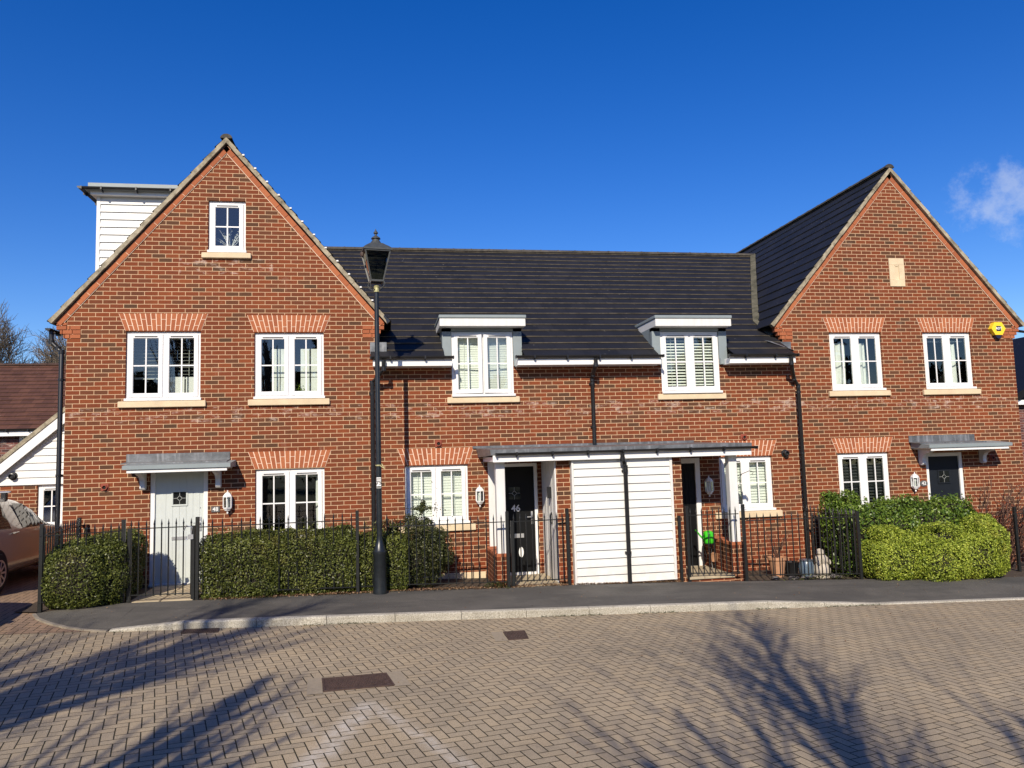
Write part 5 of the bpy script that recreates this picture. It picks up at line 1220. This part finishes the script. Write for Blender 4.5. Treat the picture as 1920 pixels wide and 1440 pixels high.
FH = thing('far_house', 'distant house with long brown tiled roof behind the parked cars', 'house', (-8, 12, 0))
m = MB(); wall_with_holes(m, [(-22, -.5), (-2.2, -.5), (-2.2, 3.5), (-22, 3.5)], [(-5.95, -5.05, 2.3, 3.25), (-8.9, -7.9, .7, 1.8)], 12.3, .15); m.box(-22, -2.2, 12.45, 17, -.5, 3.3); m.build('wall', M['brickFar'], FH)
for (a, b, c, d_) in ((-5.95, -5.05, 2.3, 3.25), (-8.9, -7.9, .7, 1.8)): window(FH, a, b, c, d_, 12.3, sill=False)
m = MB(); roof_courses(m, (-22.2, 12.0, 3.36), (1, 0, 0), (0, 3.6, 2.45), math.hypot(3.6, 2.45), lambda v: 0, lambda v: 20.2, gauge=.26); m.quad((-22.2, 15.6, 5.81), (-2, 15.6, 5.81), (-2, 19, 3.3), (-22.2, 19, 3.3)); m.build('roof', [M['redtile'], M['redtile_edge']], FH)
ridge_tiles(FH, (-22.2, 15.6, 5.83), (-2, 15.6, 5.83), .11, 'redtile_edge')
m = MB(); m.box(-22, -2.1, 12.02, 12.06, 3.16, 3.30); m.build('fascia', M['white'], FH)
gutter(FH, -22, -2.1, 11.97, 3.36)
NH = thing('far_house', 'dark slate roofed house just visible beyond the right gable', 'house', (28, 8, 0))
m = MB(); m.box(24.15, 33, 6.3, 13, -1.2, 3.7); m.build('wall', M['brickFar'], NH)
m = MB(); m.prism([(23.95, 3.5), (28.5, 5.9), (33.2, 3.5), (33, 3.35), (28.5, 5.7), (24.1, 3.35)], 'y', 6.0, 13.2); m.build('roof', M['slate'], NH)
m = MB(); m.prism([(24.2, 3.3), (28.5, 5.65), (32.9, 3.3)], 'y', 6.28, 6.32); m.build('gable', M['slate'], NH); m = MB(); m.box(23.95, 33, 6.1, 6.2, 3.2, 3.34); m.build('fascia', M['white'], NH)
# unseen woodland mass added on the near side so the panes reflect dark
WD = MB(); r = random.Random(3)
rs = np.random.RandomState(12); k = 26000; x = rs.uniform(-75, 85, k); top = 9.5+2.8*np.sin(x*.21)+1.8*np.sin(x*.57+1)+1.1*np.sin(x*1.3); zz = top*np.sqrt(rs.rand(k)); y = -48+rs.normal(0, 1.2, k)
V = leaves(np.stack([x, y, zz], 1), np.tile([0, 1., .2], (k, 1)), .42, .8, rng=rs); o = leaf_object('woodland', V, leaf_mat('woodland_leaf', (.006, .010, .004), (.014, .020, .008), (.03, .036, .015), .8, .1)); tag(o, 'dark belt of unseen woodland added opposite the houses for dark window reflections', 'woodland', kind='stuff')
# ================================================================== cars
def car(label, x, y, paint, L=4.35, W=1.80, H=1.50, rails=True):
    """hatchback heading +Y; x,y = plan centre of the rear bumper"""
    zg = g(x)-.045; T = thing('parked_car', label, 'car', (x, y, zg), 'cars parked on the driveway')
    # stations: (along, bottom, belt, roof, half width, roof half width)
    S = [(0, .42, .86, .88, .70, .55), (.06, .26, .95, .98, .82, .60), (.22, .22, .98, 1.24, .87, .58), (.50, .20, 1.0, 1.42, .895, .58), (.95, .20, .99, 1.49, .90, .59), (1.6, .20, .96, 1.51, .90, .60), (2.2, .20, .94, 1.47, .90, .585), (2.65, .20, .93, 1.32, .90, .56), (3.05, .20, .92, 1.06, .89, .56), (3.3, .20, .90, .97, .88, .62), (3.9, .22, .80, .86, .84, .60), (4.25, .26, .64, .70, .74, .50), (4.35, .40, .55, .58, .60, .40)]
    def sec(s):
        a, zb, zl, zr, hw, rw = s
        half = [(0, zb), (hw*.86, zb), (hw*.985, zb+.14), (hw, (zb+zl)*.5), (hw*.985, zl-.06), (hw*.945, zl), (rw+.03, zr-.05), (rw*.86, zr), (0, zr+.015)]
        pts = [(p[0], p[1]) for p in half]+[(-p[0], p[1]) for p in half[-2:0:-1]]
        return [(x+p[0], y+a, zg+p[1]*H/1.5) for p in pts]
    secs = [sec(s) for s in S]; n = len(secs[0]); m = MB(); vs = [p for s_ in secs for p in s_]
    fs = [(i*n+k, (i+1)*n+k, (i+1)*n+(k+1) % n, i*n+(k+1) % n) for i in range(len(secs)-1) for k in range(n)]+[tuple(range(n)), tuple(range((len(secs)-1)*n, len(secs)*n))[::-1]]
    m.add(vs, fs); body = m.build('body', paint, T, smooth=True)
    sub = body.modifiers.new('s', 'SUBSURF'); sub.levels = 1; sub.render_levels = 2
    for sd in (1, -1):     # side glass: two panes and pillars between
        for (i0, i1, t0, t1) in ((2, 5, .25, 1.), (5, 8, 0.06, .62)):
            w = MB(); row = []
            cnt = i1-i0
            for j in range(cnt*3+1):
                f = i0+t0*0+j/3; 
                if f > i1: break
                ii = min(int(f), len(S)-2); q = f-ii; st = [S[ii][c]*(1-q)+S[ii+1][c]*q for c in range(6)]
                lo_h, hi_h = st[2]+.02, st[3]-.10
                if hi_h-lo_h < .04: hi_h = lo_h+.03
                def wx(h): tt = (h-st[2])/(st[3]-.05-st[2]+1e-6); return (st[4]*.945)*(1-tt)+(st[5]+.03)*tt
                row.append(((x+sd*(wx(lo_h)+.008), y+st[0], zg+lo_h*H/1.5), (x+sd*(wx(hi_h)+.010), y+st[0], zg+hi_h*H/1.5)))
            row = row[1:-1] if len(row) > 4 else row
            for a, b in zip(row[:-1], row[1:]): w.add([a[0], b[0], b[1], a[1]], [(0, 1, 2, 3)])
            w.build('side_window', M['carglass'], T)
        t = MB(); t.box(x+sd*.62, x+sd*.885, y-.012, y+.20, zg+.82, zg+1.02, bev=.04); t.build('tail_light', M['red'], T)
    w = MB(); w.add([(x-.52, y+.115, zg+1.03), (x+.52, y+.115, zg+1.03), (x+.46, y+.36, zg+1.36), (x-.46, y+.36, zg+1.36)], [(0, 1, 2, 3)]); w.build('rear_window', M['carglass'], T)
    w = MB(); w.box(x-.26, x+.26, y-.035, y-.01, zg+.60, zg+.71, bev=.004); w.build('number_plate', M['sign'], T)
    for yy in (.80, 3.42):
        for sd in (1, -1):
            a = MB(); a.lathe([(.36, -.008), (.36, .010)], (0, 0, 0), 24); a.v = [(x+sd*(.898)+p[2]*sd, y+yy+p[0], zg+.34+p[1]) for p in a.v]; a.build('wheel_arch', M['tyre'], T)
            wl = MB(); wl.lathe([(.22, -.10), (.30, -.10), (.32, -.07), (.32, .07), (.30, .10), (.21, .10)], (0, 0, 0), 24); wl.v = [(x+sd*.84+p[2]*sd, y+yy+p[0], zg+.32+p[1]) for p in wl.v]; wo = wl.build('wheel', M['tyre'], T, smooth=True)
            rm = MB()
            for k in range(10): a_ = 2*math.pi*k/10; rm.bar((x+sd*.943, y+yy, zg+.32), (x+sd*.943, y+yy+.205*math.cos(a_), zg+.32+.205*math.sin(a_)), .03, .012, up=(1, 0, 0))
            o_ = len(rm.v); rm.lathe([(.190, 0), (.215, 0), (.215, .015), (.190, .015), (.190, 0)], (0, 0, 0), 24, caps=False); rm.v[o_:] = [(x+sd*.935+p[2]*sd, y+yy+p[0], zg+.32+p[1]) for p in rm.v[o_:]]; rm.build('rim', M['steel'], wo)
    hd = MB()
    for yy in (1.35, 2.35): hd.box(x+.905-.02, x+.905+.02, y+yy, y+yy+.16, zg+.90, zg+.925, bev=.006)
    hd.build('door_handle', paint, T)
    if rails:
        rr = MB()
        for yy in (.75, 1.75):
            rr.box(x-.66, x+.66, y+yy-.03, y+yy+.03, zg+1.575, zg+1.605, bev=.008)
        rr.build('roof_bar', M['steel'], T)
        rr = MB()
        for yy in (.75, 1.75):
            for sd in (-1, 1): rr.box(x+sd*.56-.045, x+sd*.56+.045, y+yy-.04, y+yy+.04, zg+1.44, zg+1.576, bev=.01)
        rr.build('bar_foot', M['black'], T)
    return T
car('silver hatchback with roof bars nearest the white boarded extension', -1.72, -1.15, M['carwhite'])
car('pewter car cut off by the left edge of the picture', -1.05, -6.25, M['carbrown'], rails=False)
# ================================================================== camera, light, sky
cam = bpy.data.cameras.new('camera'); co = bpy.data.objects.new('camera', cam); COL.objects.link(co); scene.camera = co
yaw, pit, rol = .1686, .0925, -.0287
fw = Vector((math.sin(yaw)*math.cos(pit), math.cos(yaw)*math.cos(pit), math.sin(pit))); rt = Vector((math.cos(yaw), -math.sin(yaw), 0)); upv = rt.cross(fw)
r2 = rt*math.cos(rol)+upv*math.sin(rol); u2 = -rt*math.sin(rol)+upv*math.cos(rol)
co.matrix_world = Matrix(((r2.x, u2.x, -fw.x, 5.2987), (r2.y, u2.y, -fw.y, -14.1026), (r2.z, u2.z, -fw.z, 2.1202), (0, 0, 0, 1)))
cam.sensor_fit = 'HORIZONTAL'; cam.sensor_width = 36; cam.lens = 36*1442.888/1920; cam.clip_start = .1; cam.clip_end = 2000
el = R(33.8); hd = Vector((.31, .95, 0)).normalized()
sd = Vector((-hd.x*math.cos(el), -hd.y*math.cos(el), math.sin(el)))       # towards the sun
sun = bpy.data.lights.new('sun', 'SUN'); so = bpy.data.objects.new('sun', sun); COL.objects.link(so)
sun.energy = 5.0; sun.angle = R(.5); sun.color = (1, .89, .73); so.rotation_euler = sd.to_track_quat('Z', 'Y').to_euler(); so.location = (0, -20, 20)
w = bpy.data.worlds.new('World'); scene.world = w; w.use_nodes = True; nt = w.node_tree; bg = nt.nodes['Background']
sk = nt.nodes.new('ShaderNodeTexSky'); sk.sky_type = 'NISHITA'; sk.sun_disc = False; sk.sun_elevation = el
sk.sun_rotation = math.atan2(sd.x, sd.y); sk.altitude = 0; sk.air_density = 1.0; sk.dust_density = .25; sk.ozone_density = 4.0
tc = nt.nodes.new('ShaderNodeTexCoord')
hs = nt.nodes.new('ShaderNodeHueSaturation'); hs.inputs['Saturation'].default_value = 1.36; hs.inputs['Hue'].default_value = .519; hs.inputs['Value'].default_value = 1.10; nt.links.new(sk.outputs[0], hs.inputs['Color'])
# one small fair-weather cloud low on the right
cdir = (fw*1442.888+r2*(1900-960)+u2*(720-358)).normalized()
vd = nt.nodes.new('ShaderNodeVectorMath'); vd.operation = 'SUBTRACT'; nt.links.new(tc.outputs['Generated'], vd.inputs[0]); vd.inputs[1].default_value = cdir[:]
mp = nt.nodes.new('ShaderNodeVectorMath'); mp.operation = 'MULTIPLY'; mp.inputs[1].default_value = (1, 1, 1.15); nt.links.new(vd.outputs[0], mp.inputs[0])
ln = nt.nodes.new('ShaderNodeVectorMath'); ln.operation = 'LENGTH'; nt.links.new(mp.outputs[0], ln.inputs[0])
nz = nt.nodes.new('ShaderNodeTexNoise'); nz.inputs['Scale'].default_value = 22; nz.inputs['Detail'].default_value = 6; nz.inputs['Roughness'].default_value = .66; nt.links.new(tc.outputs['Generated'], nz.inputs['Vector'])
ma = nt.nodes.new('ShaderNodeMath'); ma.operation = 'MULTIPLY_ADD'; nt.links.new(nz.outputs[0], ma.inputs[0]); ma.inputs[1].default_value = -.16; nt.links.new(ln.outputs['Value'], ma.inputs[2])
rm = nt.nodes.new('ShaderNodeMapRange'); rm.interpolation_type = 'SMOOTHSTEP'; nt.links.new(ma.outputs[0], rm.inputs[0]); rm.inputs[1].default_value = -.075; rm.inputs[2].default_value = -.022; rm.inputs[3].default_value = .34; rm.inputs[4].default_value = 0
mx = nt.nodes.new('ShaderNodeMix'); mx.data_type = 'RGBA'; nt.links.new(rm.outputs[0], mx.inputs[0]); nt.links.new(hs.outputs[0], mx.inputs[6]); mx.inputs[7].default_value = (6.6, 6.9, 7.2, 1)
nt.links.new(mx.outputs[2], bg.inputs[0]); bg.inputs[1].default_value = .108
scene.view_settings.view_transform = 'Standard'; scene.view_settings.look = 'None'; scene.view_settings.exposure = 0.22; scene.view_settings.gamma = 1
for o in bpy.data.objects:
    if '_o' in o: del o['_o']
